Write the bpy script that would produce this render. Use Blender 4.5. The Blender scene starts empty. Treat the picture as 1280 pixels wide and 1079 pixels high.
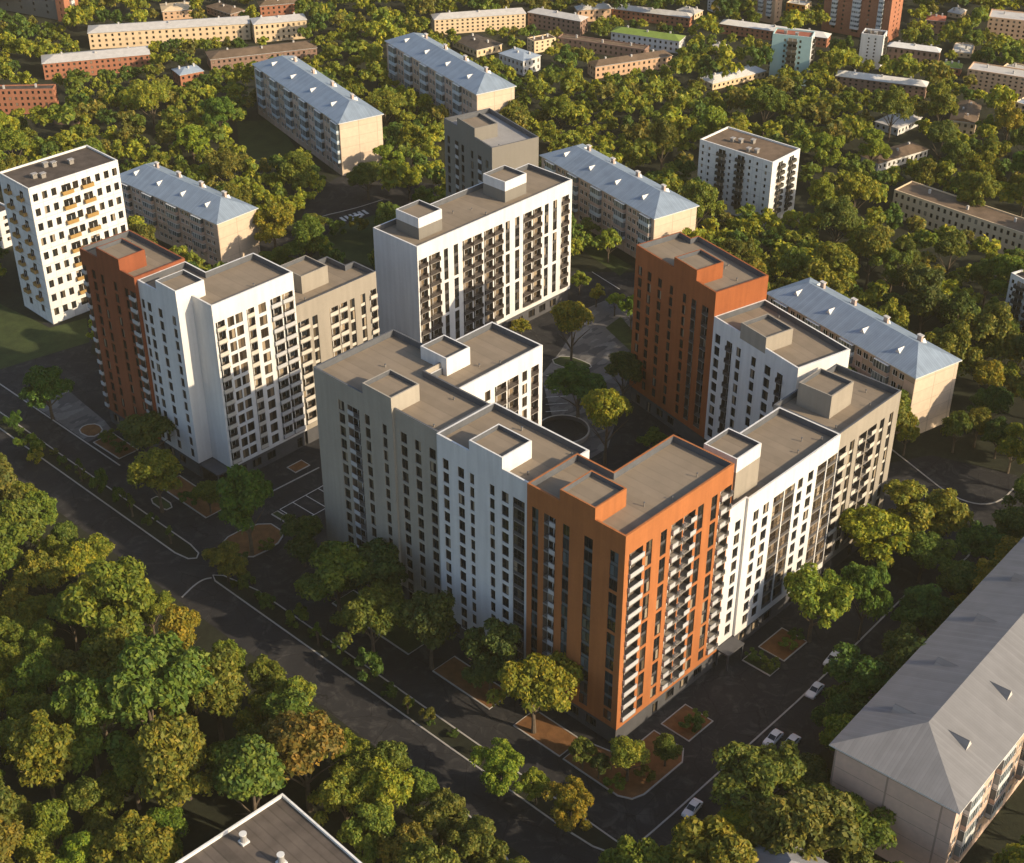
import bpy, bmesh, math, random
import numpy as np
from mathutils import Vector, Matrix
R = math.radians
rnd = random.Random(7)
scene = bpy.context.scene
COL = scene.collection

# ------------------------------------------------------------------ view geometry (metres; the corner of the orange block is the origin)
F, YH, CX, CY = 1871.0, -667.0, 640.0, 539.5
PITCH = math.atan((CY - YH) / F)
AZ = math.atan((2768.0 - CX) / math.hypot(F, CY - YH))
CAM = np.array([-150.344, -118.663, 188.833])
_fw = np.array([math.cos(AZ), math.sin(AZ), 0.0]); _rt = np.array([math.sin(AZ), -math.cos(AZ), 0.0])
_look = _fw * math.cos(PITCH) + np.array([0, 0, -math.sin(PITCH)])
_up = _fw * math.sin(PITCH) + np.array([0, 0, math.cos(PITCH)])

def at(x, y, z=0.0):
    """world point at height z seen at photo pixel (x, y)"""
    d = _look * F + _rt * (x - CX) - _up * (y - CY)
    t = (z - CAM[2]) / d[2]
    return CAM + d * t

def px(p):
    v = np.asarray(p, float) - CAM
    k = F / (v @ _look)
    return CX + k * (v @ _rt), CY - k * (v @ _up), k

def at_dist(p):
    return px(p)[2]          # pixels per metre

# ------------------------------------------------------------------ materials
def new_mat(name):
    m = bpy.data.materials.new(name); m.use_nodes = True
    nt = m.node_tree
    return m, nt, nt.nodes['Principled BSDF']

def N(nt, t, **kw):
    n = nt.nodes.new(t)
    for k, v in kw.items():
        if k in n.inputs.keys(): n.inputs[k].default_value = v
        else: setattr(n, k, v)
    return n

def ramp(nt, stops):
    n = nt.nodes.new('ShaderNodeValToRGB')
    el = n.color_ramp.elements
    while len(el) < len(stops): el.new(0.5)
    for e, (p, c) in zip(el, stops):
        e.position = p; e.color = (*c, 1)
    return n

def plain(name, col, rough=0.8, var=0.12, scale=0.25, metal=0.0, spec=0.3, fine=True, stain=0.0, bump=0.0):
    """mottled plain surface: two noises vary a base colour"""
    m, nt, b = new_mat(name)
    tc = N(nt, 'ShaderNodeTexCoord')
    n1 = N(nt, 'ShaderNodeTexNoise', Scale=scale, Detail=6.0, Roughness=0.65)
    nt.links.new(tc.outputs['Object'], n1.inputs['Vector'])
    c = np.array(col)
    r = ramp(nt, [(0.3, tuple(c * (1 - var))), (0.7, tuple(np.minimum(c * (1 + var), 0.95)))])
    nt.links.new(n1.outputs['Fac'], r.inputs['Fac'])
    out = r.outputs['Color']
    if fine:
        n2 = N(nt, 'ShaderNodeTexNoise', Scale=scale * 14, Detail=3.0)
        nt.links.new(tc.outputs['Object'], n2.inputs['Vector'])
        mr = N(nt, 'ShaderNodeMapRange'); mr.inputs[3].default_value = 1 - var; mr.inputs[4].default_value = 1 + var
        nt.links.new(n2.outputs['Fac'], mr.inputs[0])
        mx = N(nt, 'ShaderNodeVectorMath', operation='MULTIPLY')
        nt.links.new(out, mx.inputs[0]); nt.links.new(mr.outputs[0], mx.inputs[1]); out = mx.outputs[0]
    if stain:
        mp = N(nt, 'ShaderNodeMapping'); mp.inputs['Scale'].default_value = (0.9, 0.9, 0.06)
        n3 = N(nt, 'ShaderNodeTexNoise', Scale=1.0, Detail=5.0)
        nt.links.new(tc.outputs['Object'], mp.inputs['Vector']); nt.links.new(mp.outputs[0], n3.inputs['Vector'])
        mr = N(nt, 'ShaderNodeMapRange'); mr.inputs[1].default_value = 0.35; mr.inputs[2].default_value = 0.7
        mr.inputs[3].default_value = 1 - stain; mr.inputs[4].default_value = 1.0
        nt.links.new(n3.outputs['Fac'], mr.inputs[0])
        mx = N(nt, 'ShaderNodeVectorMath', operation='MULTIPLY')
        nt.links.new(out, mx.inputs[0]); nt.links.new(mr.outputs[0], mx.inputs[1]); out = mx.outputs[0]
    nt.links.new(out, b.inputs['Base Color'])
    b.inputs['Roughness'].default_value = rough; b.inputs['Metallic'].default_value = metal
    b.inputs['Specular IOR Level'].default_value = spec
    if bump:
        bp = N(nt, 'ShaderNodeBump', Strength=bump, Distance=0.1)
        n4 = N(nt, 'ShaderNodeTexNoise', Scale=3.0, Detail=5.0)
        nt.links.new(tc.outputs['Object'], n4.inputs['Vector'])
        nt.links.new(n4.outputs['Fac'], bp.inputs['Height']); nt.links.new(bp.outputs[0], b.inputs['Normal'])
    return m

def panel_wall(name, col, var=0.1, jx=3.2, jz=3.0, joint=0.55, two=None):
    """concrete panel wall: joints every jx along x or y and every jz up, each panel a shade of its own"""
    m, nt, b = new_mat(name)
    tc = N(nt, 'ShaderNodeTexCoord'); sp = N(nt, 'ShaderNodeSeparateXYZ')
    nt.links.new(tc.outputs['Object'], sp.inputs[0])
    ad = N(nt, 'ShaderNodeMath', operation='ADD'); nt.links.new(sp.outputs[0], ad.inputs[0]); nt.links.new(sp.outputs[1], ad.inputs[1])
    cb = N(nt, 'ShaderNodeCombineXYZ')
    d1 = N(nt, 'ShaderNodeMath', operation='DIVIDE'); d1.inputs[1].default_value = jx
    d2 = N(nt, 'ShaderNodeMath', operation='DIVIDE'); d2.inputs[1].default_value = jz
    nt.links.new(ad.outputs[0], d1.inputs[0]); nt.links.new(sp.outputs[2], d2.inputs[0])
    fr = []
    for d in (d1, d2):
        f = N(nt, 'ShaderNodeMath', operation='FRACT'); nt.links.new(d.outputs[0], f.inputs[0])
        g = N(nt, 'ShaderNodeMath', operation='LESS_THAN'); g.inputs[1].default_value = 0.035
        nt.links.new(f.outputs[0], g.inputs[0]); fr.append(g)
    mxj = N(nt, 'ShaderNodeMath', operation='MAXIMUM'); nt.links.new(fr[0].outputs[0], mxj.inputs[0]); nt.links.new(fr[1].outputs[0], mxj.inputs[1])
    fl = []
    for d in (d1, d2):
        f = N(nt, 'ShaderNodeMath', operation='FLOOR'); nt.links.new(d.outputs[0], f.inputs[0]); fl.append(f)
    nt.links.new(fl[0].outputs[0], cb.inputs[0]); nt.links.new(fl[1].outputs[0], cb.inputs[1])
    wn = N(nt, 'ShaderNodeTexWhiteNoise'); wn.noise_dimensions = '2D'; nt.links.new(cb.outputs[0], wn.inputs['Vector'])
    c = np.array(col)
    r = ramp(nt, [(0.0, tuple(c * (1 - var))), (1.0, tuple(np.minimum(np.array(two if two else c) * (1 + var), .95)))])
    nt.links.new(wn.outputs['Value'], r.inputs['Fac'])
    n2 = N(nt, 'ShaderNodeTexNoise', Scale=0.8, Detail=6.0); nt.links.new(tc.outputs['Object'], n2.inputs['Vector'])
    mr = N(nt, 'ShaderNodeMapRange'); mr.inputs[3].default_value = 0.8; mr.inputs[4].default_value = 1.15
    nt.links.new(n2.outputs['Fac'], mr.inputs[0])
    jm = N(nt, 'ShaderNodeMapRange'); jm.inputs[3].default_value = 1.0; jm.inputs[4].default_value = joint
    nt.links.new(mxj.outputs[0], jm.inputs[0])
    mm = N(nt, 'ShaderNodeMath', operation='MULTIPLY'); nt.links.new(mr.outputs[0], mm.inputs[0]); nt.links.new(jm.outputs[0], mm.inputs[1])
    mx = N(nt, 'ShaderNodeVectorMath', operation='MULTIPLY'); nt.links.new(r.outputs['Color'], mx.inputs[0]); nt.links.new(mm.outputs[0], mx.inputs[1])
    nt.links.new(mx.outputs[0], b.inputs['Base Color']); b.inputs['Roughness'].default_value = 0.85
    return m

def metal_roof(name, col, axis, width=0.6, rough=0.5, var=0.12, metal=0.15, joint=0.8):
    """standing-seam sheet roof: seams run across `axis`"""
    m, nt, b = new_mat(name)
    tc = N(nt, 'ShaderNodeTexCoord'); sp = N(nt, 'ShaderNodeSeparateXYZ'); nt.links.new(tc.outputs['Object'], sp.inputs[0])
    d = N(nt, 'ShaderNodeMath', operation='DIVIDE'); d.inputs[1].default_value = width
    nt.links.new(sp.outputs[axis], d.inputs[0])
    f = N(nt, 'ShaderNodeMath', operation='FRACT'); nt.links.new(d.outputs[0], f.inputs[0])
    g = N(nt, 'ShaderNodeMath', operation='LESS_THAN'); g.inputs[1].default_value = 0.16; nt.links.new(f.outputs[0], g.inputs[0])
    fl = N(nt, 'ShaderNodeMath', operation='FLOOR'); nt.links.new(d.outputs[0], fl.inputs[0])
    wn = N(nt, 'ShaderNodeTexWhiteNoise'); wn.noise_dimensions = '1D'; nt.links.new(fl.outputs[0], wn.inputs['W'])
    n1 = N(nt, 'ShaderNodeTexNoise', Scale=0.35, Detail=6.0); nt.links.new(tc.outputs['Object'], n1.inputs['Vector'])
    ad = N(nt, 'ShaderNodeMath', operation='MULTIPLY_ADD'); ad.inputs[1].default_value = 0.35; nt.links.new(wn.outputs['Value'], ad.inputs[0]); nt.links.new(n1.outputs['Fac'], ad.inputs[2])
    c = np.array(col)
    r = ramp(nt, [(0.35, tuple(c * (1 - var))), (0.95, tuple(np.minimum(c * (1 + var * 1.4), .95)))])
    nt.links.new(ad.outputs[0], r.inputs['Fac'])
    jm = N(nt, 'ShaderNodeMapRange'); jm.inputs[3].default_value = 1.0; jm.inputs[4].default_value = joint; nt.links.new(g.outputs[0], jm.inputs[0])
    mx = N(nt, 'ShaderNodeVectorMath', operation='MULTIPLY'); nt.links.new(r.outputs['Color'], mx.inputs[0]); nt.links.new(jm.outputs[0], mx.inputs[1])
    nt.links.new(mx.outputs[0], b.inputs['Base Color']); b.inputs['Roughness'].default_value = rough
    b.inputs['Metallic'].default_value = metal; b.inputs['Specular IOR Level'].default_value = 0.4
    return m

def glass_mat(name, stops, rough=0.06):
    m, nt, b = new_mat(name)
    oi = N(nt, 'ShaderNodeObjectInfo'); ge = N(nt, 'ShaderNodeNewGeometry')
    ad = N(nt, 'ShaderNodeMath', operation='ADD'); nt.links.new(oi.outputs['Random'], ad.inputs[0]); nt.links.new(ge.outputs['Random Per Island'], ad.inputs[1])
    fr = N(nt, 'ShaderNodeMath', operation='FRACT'); nt.links.new(ad.outputs[0], fr.inputs[0])
    r = ramp(nt, stops); r.color_ramp.interpolation = 'CONSTANT'
    nt.links.new(fr.outputs[0], r.inputs['Fac']); nt.links.new(r.outputs['Color'], b.inputs['Base Color'])
    b.inputs['Roughness'].default_value = rough; b.inputs['Specular IOR Level'].default_value = 0.5
    return m

def leaf_mat(far=False):
    m, nt, b = new_mat('far_tree_leaves' if far else 'tree_leaves')
    oi = N(nt, 'ShaderNodeObjectInfo'); ge = N(nt, 'ShaderNodeNewGeometry')
    r = ramp(nt, [(0.0, (0.55, 0.70, 0.55)), (0.45, (0.95, 1.0, 0.9)), (0.8, (1.35, 1.22, 0.9)), (1.0, (1.7, 1.35, 1.0))])
    nt.links.new(ge.outputs['Random Per Island'], r.inputs['Fac'])
    tc = N(nt, 'ShaderNodeTexCoord'); n1 = N(nt, 'ShaderNodeTexNoise', Scale=0.55, Detail=2.0); nt.links.new(ge.outputs['Position'], n1.inputs['Vector'])
    r2 = ramp(nt, [(0.3, (0.75, 0.85, 0.85)), (0.7, (1.25, 1.12, 1.0))]); nt.links.new(n1.outputs['Fac'], r2.inputs['Fac'])
    m1 = N(nt, 'ShaderNodeVectorMath', operation='MULTIPLY'); at_ = N(nt, 'ShaderNodeAttribute', attribute_name='tint')
    nt.links.new(at_.outputs['Color'] if far else oi.outputs['Color'], m1.inputs[0]); nt.links.new(r.outputs['Color'], m1.inputs[1])
    m2 = N(nt, 'ShaderNodeVectorMath', operation='MULTIPLY'); nt.links.new(m1.outputs[0], m2.inputs[0]); nt.links.new(r2.outputs['Color'], m2.inputs[1])
    nt.links.new(m2.outputs[0], b.inputs['Base Color'])
    b.inputs['Roughness'].default_value = 0.6; b.inputs['Specular IOR Level'].default_value = 0.25
    tr = N(nt, 'ShaderNodeBsdfTranslucent')
    tm = N(nt, 'ShaderNodeVectorMath', operation='MULTIPLY'); tm.inputs[1].default_value = (1.5, 1.35, 0.6)
    nt.links.new(m2.outputs[0], tm.inputs[0]); nt.links.new(tm.outputs[0], tr.inputs['Color'])
    mix = N(nt, 'ShaderNodeMixShader'); mix.inputs[0].default_value = 0.3
    nt.links.new(b.outputs[0], mix.inputs[1]); nt.links.new(tr.outputs[0], mix.inputs[2])
    nt.links.new(mix.outputs[0], nt.nodes['Material Output'].inputs['Surface'])
    return m

M = {}
M['white'] = plain('white_render', (0.68, 0.67, 0.65), var=0.05, scale=0.12, stain=0.13)
M['grey'] = plain('taupe_render', (0.31, 0.275, 0.225), var=0.06, scale=0.12, stain=0.12)
M['stonegrey'] = plain('stone_grey_render', (0.36, 0.325, 0.27), var=0.06, scale=0.12, stain=0.12)
M['darkgrey'] = plain('grey_render', (0.20, 0.185, 0.16), var=0.05, scale=0.12, stain=0.06)
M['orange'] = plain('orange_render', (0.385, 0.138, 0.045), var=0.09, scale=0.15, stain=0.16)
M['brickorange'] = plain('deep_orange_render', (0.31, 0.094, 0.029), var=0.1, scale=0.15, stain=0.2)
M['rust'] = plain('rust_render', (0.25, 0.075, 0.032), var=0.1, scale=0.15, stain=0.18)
M['base'] = plain('plinth_stone', (0.075, 0.075, 0.08), var=0.15, scale=0.6)
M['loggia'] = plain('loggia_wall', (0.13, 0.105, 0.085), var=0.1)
M['spandrel'] = plain('spandrel_panel', (0.085, 0.08, 0.08), var=0.1, rough=0.5)
M['bluespandrel'] = plain('blue_grey_spandrel', (0.10, 0.125, 0.135), var=0.1, rough=0.5)
M['palespandrel'] = plain('pale_spandrel', (0.52, 0.48, 0.41), var=0.05)
M['frame'] = plain('dark_frame', (0.045, 0.04, 0.037), var=0.05, rough=0.5)
M['wframe'] = plain('white_frame', (0.7, 0.7, 0.68), var=0.05, rough=0.5)
M['rail_white'] = plain('pale_railing', (0.45, 0.45, 0.45), var=0.05, rough=0.5)
M['rail_dark'] = plain('dark_railing', (0.06, 0.045, 0.04), var=0.1, rough=0.5)
M['slab'] = plain('balcony_slab', (0.24, 0.22, 0.195), var=0.08)
M['roof'] = metal_roof('roof_membrane', (0.215, 0.172, 0.125), 0, width=2.1, rough=0.95, var=0.1, metal=0.0, joint=0.93)
M['roofgrey'] = plain('roof_membrane_grey', (0.30, 0.29, 0.28), var=0.12, scale=0.14, rough=0.9)
M['tar'] = plain('roof_felt', (0.075, 0.06, 0.05), var=0.35, scale=0.35, rough=0.95)
M['tar2'] = plain('roof_felt_brown', (0.15, 0.105, 0.07), var=0.3, scale=0.3, rough=0.95)
M['sheet'] = plain('pale_roof_sheet', (0.50, 0.48, 0.45), var=0.12, scale=0.5, rough=0.6)
M['roofwhite'] = plain('white_roof_sheet', (0.68, 0.66, 0.62), var=0.1, scale=0.5, rough=0.6)
M['roofgreen'] = plain('green_roof_sheet', (0.18, 0.25, 0.05), var=0.15, scale=0.5, rough=0.7)
M['roofblue'] = plain('blue_roof_sheet', (0.30, 0.36, 0.43), var=0.1, scale=0.5, rough=0.5)
M['roofred'] = plain('red_roof_sheet', (0.30, 0.10, 0.06), var=0.15, scale=0.5)
M['mroofx'] = metal_roof('seam_roof_across', (0.24, 0.30, 0.37), 0)
M['mroofy'] = metal_roof('seam_roof_along', (0.24, 0.30, 0.37), 1)
M['zinc_x'] = metal_roof('zinc_roof_across', (0.185, 0.185, 0.19), 0, width=0.55, rough=0.8, metal=0.0, var=0.1, joint=0.9)
M['slate'] = plain('slate_parapet_shade', (0.095, 0.10, 0.11), var=0.15, scale=0.6)  # shade on inner parapet faces painted in as dark slate; also caps, vent tops
M['gablepink'] = panel_wall('panel_gable_pinkish', (0.66, 0.47, 0.37), var=0.04, jx=9.2, jz=3.4, joint=0.6)
M['feltstrips'] = metal_roof('roof_felt_strips', (0.10, 0.082, 0.068), 0, width=1.5, rough=0.95, var=0.3)
M['zinc_y'] = metal_roof('zinc_roof_along', (0.185, 0.185, 0.19), 1, width=0.55, rough=0.8, metal=0.0, var=0.1, joint=0.9)
M['panel'] = panel_wall('panel_wall_beige', (0.50, 0.38, 0.28), two=(0.55, 0.40, 0.32))
M['gable'] = panel_wall('panel_gable_cream', (0.60, 0.48, 0.36), var=0.04, jx=6.5, jz=3.1, joint=0.7)
M['wpanel'] = panel_wall('panel_wall_white', (0.70, 0.69, 0.66), var=0.04, jx=3.3, jz=4.2, joint=0.7)
M['brick'] = plain('red_brick', (0.36, 0.15, 0.085), var=0.15, scale=1.2)
M['brickbrown'] = plain('brown_brick', (0.27, 0.17, 0.125), var=0.15, scale=1.2)
M['cream'] = plain('cream_plaster', (0.68, 0.52, 0.33), var=0.08, scale=0.4)
M['peach'] = plain('peach_plaster', (0.58, 0.38, 0.24), var=0.08, scale=0.4)
M['mint'] = plain('mint_plaster', (0.36, 0.52, 0.51), var=0.06, scale=0.4)
M['vivid'] = plain('vivid_orange_plaster', (0.75, 0.27, 0.02), var=0.06, scale=0.4)
M['steel'] = plain('pale_painted_metal', (0.62, 0.62, 0.6), var=0.08, scale=1.0, rough=0.5)
M['ochre'] = plain('ochre_balcony_panel', (0.34, 0.21, 0.07), var=0.12, scale=1.0)
M['dkbalc'] = plain('dark_balcony_panel', (0.06, 0.055, 0.045), var=0.15, scale=1.0)
M['bluebalc'] = plain('blue_grey_balcony_panel', (0.50, 0.57, 0.61), var=0.12, scale=1.0)
M['pinkbalc'] = plain('pinkish_balcony_panel', (0.45, 0.34, 0.28), var=0.15, scale=1.0)
M['asphalt'] = plain('asphalt', (0.028, 0.028, 0.031), var=0.42, scale=0.11, rough=0.9, bump=0.2)
M['kerb'] = plain('kerb_stone', (0.36, 0.34, 0.31), var=0.12, scale=0.8)
M['paint'] = plain('road_paint', (0.5, 0.5, 0.48), var=0.3, scale=1.5)
M['soil'] = plain('mulch_soil', (0.16, 0.075, 0.028), var=0.35, scale=0.5, rough=0.95)
M['lawn'] = plain('lawn_grass', (0.038, 0.054, 0.015), var=0.35, scale=0.25, rough=0.95, bump=0.4)
M['forest'] = plain('forest_floor', (0.019, 0.022, 0.012), var=0.5, scale=0.07, rough=0.95, bump=0.4)
M['bark'] = plain('tree_bark', (0.11, 0.085, 0.06), var=0.3, scale=2.0, rough=0.95)
M['glass'] = glass_mat('window_glass', [(0.0, (0.012, 0.013, 0.015)), (0.35, (0.03, 0.025, 0.02)), (0.6, (0.018, 0.022, 0.026)), (0.78, (0.10, 0.08, 0.055)), (0.9, (0.30, 0.24, 0.17))])
M['glasswarm'] = glass_mat('window_glass_curtained', [(0.0, (0.03, 0.022, 0.016)), (0.3, (0.10, 0.075, 0.05)), (0.5, (0.20, 0.15, 0.10)), (0.68, (0.05, 0.04, 0.03)), (0.9, (0.33, 0.26, 0.18))])
M['glassblue'] = glass_mat('window_glass_blue', [(0.0, (0.012, 0.014, 0.017)), (0.4, (0.02, 0.035, 0.042)), (0.7, (0.05, 0.075, 0.085)), (0.9, (0.10, 0.13, 0.14))])
M['glasspale'] = glass_mat('balcony_glass_pale', [(0.0, (0.07, 0.09, 0.10)), (0.4, (0.14, 0.17, 0.185)), (0.7, (0.22, 0.25, 0.26)), (0.9, (0.05, 0.06, 0.065))])
M['leaf'] = leaf_mat(); M['leaffar'] = leaf_mat(True)
M['car'] = plain('white_car_paint', (0.72, 0.72, 0.71), var=0.02, rough=0.25, spec=0.6)
M['carglass'] = plain('car_glass', (0.015, 0.017, 0.02), var=0.02, rough=0.05, spec=0.6)
M['rubber'] = plain('tyre_rubber', (0.02, 0.02, 0.02), var=0.1)
M['lampred'] = plain('tail_lamp', (0.35, 0.02, 0.02), var=0.05, rough=0.3)
M['lampwhite'] = plain('head_lamp', (0.6, 0.6, 0.55), var=0.05, rough=0.2)

def asphalt_mat():
    m, nt, b = new_mat('asphalt')
    tc = N(nt, 'ShaderNodeTexCoord')
    def noise(sc, det=6.0, dist=0.0):
        n = N(nt, 'ShaderNodeTexNoise', Scale=sc, Detail=det, Roughness=0.68, Distortion=dist); nt.links.new(tc.outputs['Object'], n.inputs['Vector']); return n
    base = ramp(nt, [(0.25, (0.017, 0.017, 0.020)), (0.55, (0.028, 0.028, 0.030)), (0.8, (0.045, 0.043, 0.042))]); nt.links.new(noise(0.12).outputs['Fac'], base.inputs['Fac'])
    scuff = ramp(nt, [(0.52, (0, 0, 0)), (0.78, (0.055, 0.05, 0.044))]); nt.links.new(noise(0.22, 9.0, 1.6).outputs['Fac'], scuff.inputs['Fac'])
    ad = N(nt, 'ShaderNodeVectorMath', operation='ADD'); nt.links.new(base.outputs['Color'], ad.inputs[0]); nt.links.new(scuff.outputs['Color'], ad.inputs[1])
    wob = N(nt, 'ShaderNodeVectorMath', operation='ADD'); n3 = noise(0.5, 3.0); nt.links.new(tc.outputs['Object'], wob.inputs[0]); nt.links.new(n3.outputs['Color'], wob.inputs[1])
    vo = N(nt, 'ShaderNodeTexVoronoi', Scale=0.13); vo.feature = 'DISTANCE_TO_EDGE'; nt.links.new(wob.outputs[0], vo.inputs['Vector'])
    cr = ramp(nt, [(0.0, (0.45, 0.45, 0.45)), (0.012, (1, 1, 1))]); nt.links.new(vo.outputs['Distance'], cr.inputs['Fac'])
    fine = N(nt, 'ShaderNodeMapRange'); fine.inputs[3].default_value = 0.7; fine.inputs[4].default_value = 1.3; nt.links.new(noise(2.5, 4.0).outputs['Fac'], fine.inputs[0])
    m1 = N(nt, 'ShaderNodeVectorMath', operation='MULTIPLY'); nt.links.new(ad.outputs[0], m1.inputs[0]); nt.links.new(cr.outputs['Color'], m1.inputs[1])
    m2 = N(nt, 'ShaderNodeVectorMath', operation='MULTIPLY'); nt.links.new(m1.outputs[0], m2.inputs[0]); nt.links.new(fine.outputs[0], m2.inputs[1])
    nt.links.new(m2.outputs[0], b.inputs['Base Color']); b.inputs['Roughness'].default_value = 0.92; b.inputs['Specular IOR Level'].default_value = 0.2
    return m
M['asphalt'] = asphalt_mat()

def paving_mat():
    m, nt, b = new_mat('courtyard_paving')
    tc = N(nt, 'ShaderNodeTexCoord'); mp = N(nt, 'ShaderNodeMapping'); mp.inputs['Rotation'].default_value = (0, 0, R(38)); mp.inputs['Scale'].default_value = (0.35, 0.9, 1)
    nt.links.new(tc.outputs['Object'], mp.inputs['Vector'])
    v = N(nt, 'ShaderNodeTexVoronoi', Scale=0.55); v.distance = 'MANHATTAN'; nt.links.new(mp.outputs[0], v.inputs['Vector'])
    r = ramp(nt, [(0.0, (0.06, 0.06, 0.063)), (0.35, (0.105, 0.10, 0.098)), (0.65, (0.15, 0.145, 0.14)), (0.9, (0.21, 0.205, 0.19))]); r.color_ramp.interpolation = 'CONSTANT'
    nt.links.new(v.outputs['Color'], r.inputs['Fac'])
    n2 = N(nt, 'ShaderNodeTexNoise', Scale=1.5, Detail=5.0); nt.links.new(tc.outputs['Object'], n2.inputs['Vector'])
    mr = N(nt, 'ShaderNodeMapRange'); mr.inputs[3].default_value = 0.7; mr.inputs[4].default_value = 1.25; nt.links.new(n2.outputs['Fac'], mr.inputs[0])
    mx = N(nt, 'ShaderNodeVectorMath', operation='MULTIPLY'); nt.links.new(r.outputs['Color'], mx.inputs[0]); nt.links.new(mr.outputs[0], mx.inputs[1])
    nt.links.new(mx.outputs[0], b.inputs['Base Color']); b.inputs['Roughness'].default_value = 0.8
    return m
M['paving'] = paving_mat()

# ------------------------------------------------------------------ mesh builder
class MB:
    def __init__(s): s.v = []; s.f = []; s.m = []; s.mats = []
    def mi(s, mat):
        if mat not in s.mats: s.mats.append(mat)
        return s.mats.index(mat)
    def face(s, pts, mat):
        i = len(s.v); s.v.extend([tuple(p) for p in pts]); s.f.append(tuple(range(i, i + len(pts)))); s.m.append(s.mi(mat))
    def box(s, x0, x1, y0, y1, z0, z1, mat, top=None, skip=''):
        a = [(x0, y0, z0), (x1, y0, z0), (x1, y1, z0), (x0, y1, z0), (x0, y0, z1), (x1, y0, z1), (x1, y1, z1), (x0, y1, z1)]
        i = len(s.v); s.v.extend(a); k = s.mi(mat); kt = s.mi(top) if top else k
        for q, mm, n in (((0, 3, 2, 1), k, 'b'), ((4, 5, 6, 7), kt, 't'), ((0, 1, 5, 4), k, 'f'), ((1, 2, 6, 5), k, 'r'), ((2, 3, 7, 6), k, 'k'), ((3, 0, 4, 7), k, 'l')):
            if n in skip: continue
            s.f.append(tuple(i + j for j in q)); s.m.append(mm)
    def tube(s, pts, rads, mat, n=6):
        rings = []
        for j, (p, r) in enumerate(zip(pts, rads)):
            p = Vector(p); q = Vector(pts[min(j + 1, len(pts) - 1)]) - Vector(pts[max(j - 1, 0)])
            q.normalize(); a = q.orthogonal().normalized(); b = q.cross(a)
            i = len(s.v); rings.append(i)
            for k in range(n):
                t = 2 * math.pi * k / n; s.v.append(tuple(p + a * (r * math.cos(t)) + b * (r * math.sin(t))))
        mi = s.mi(mat)
        for a, b in zip(rings, rings[1:]):
            for k in range(n): s.f.append((a + k, a + (k + 1) % n, b + (k + 1) % n, b + k)); s.m.append(mi)
        s.f.append(tuple(rings[-1] + k for k in range(n))); s.m.append(mi)
    def mesh(s, name):
        me = bpy.data.meshes.new(name); me.from_pydata(s.v, [], s.f)
        for mt in s.mats: me.materials.append(M[mt])
        me.polygons.foreach_set('material_index', s.m); me.update()
        return me
    def build(s, name, parent=None):
        return link(name, s.mesh(name), parent)

def link(name, data, parent=None):
    o = bpy.data.objects.new(name, data); COL.objects.link(o)
    if parent is not None: o.parent = parent
    return o

def tag(o, label=None, cat=None, group=None, kind=None):
    if label: o['label'] = label
    if cat: o['category'] = cat
    if group: o['group'] = group
    if kind: o['kind'] = kind
    return o

def empty(name, loc, rz=0.0):
    o = link(name, None); o.location = loc; o.rotation_euler = (0, 0, rz); o.empty_display_size = 1
    return o

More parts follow.
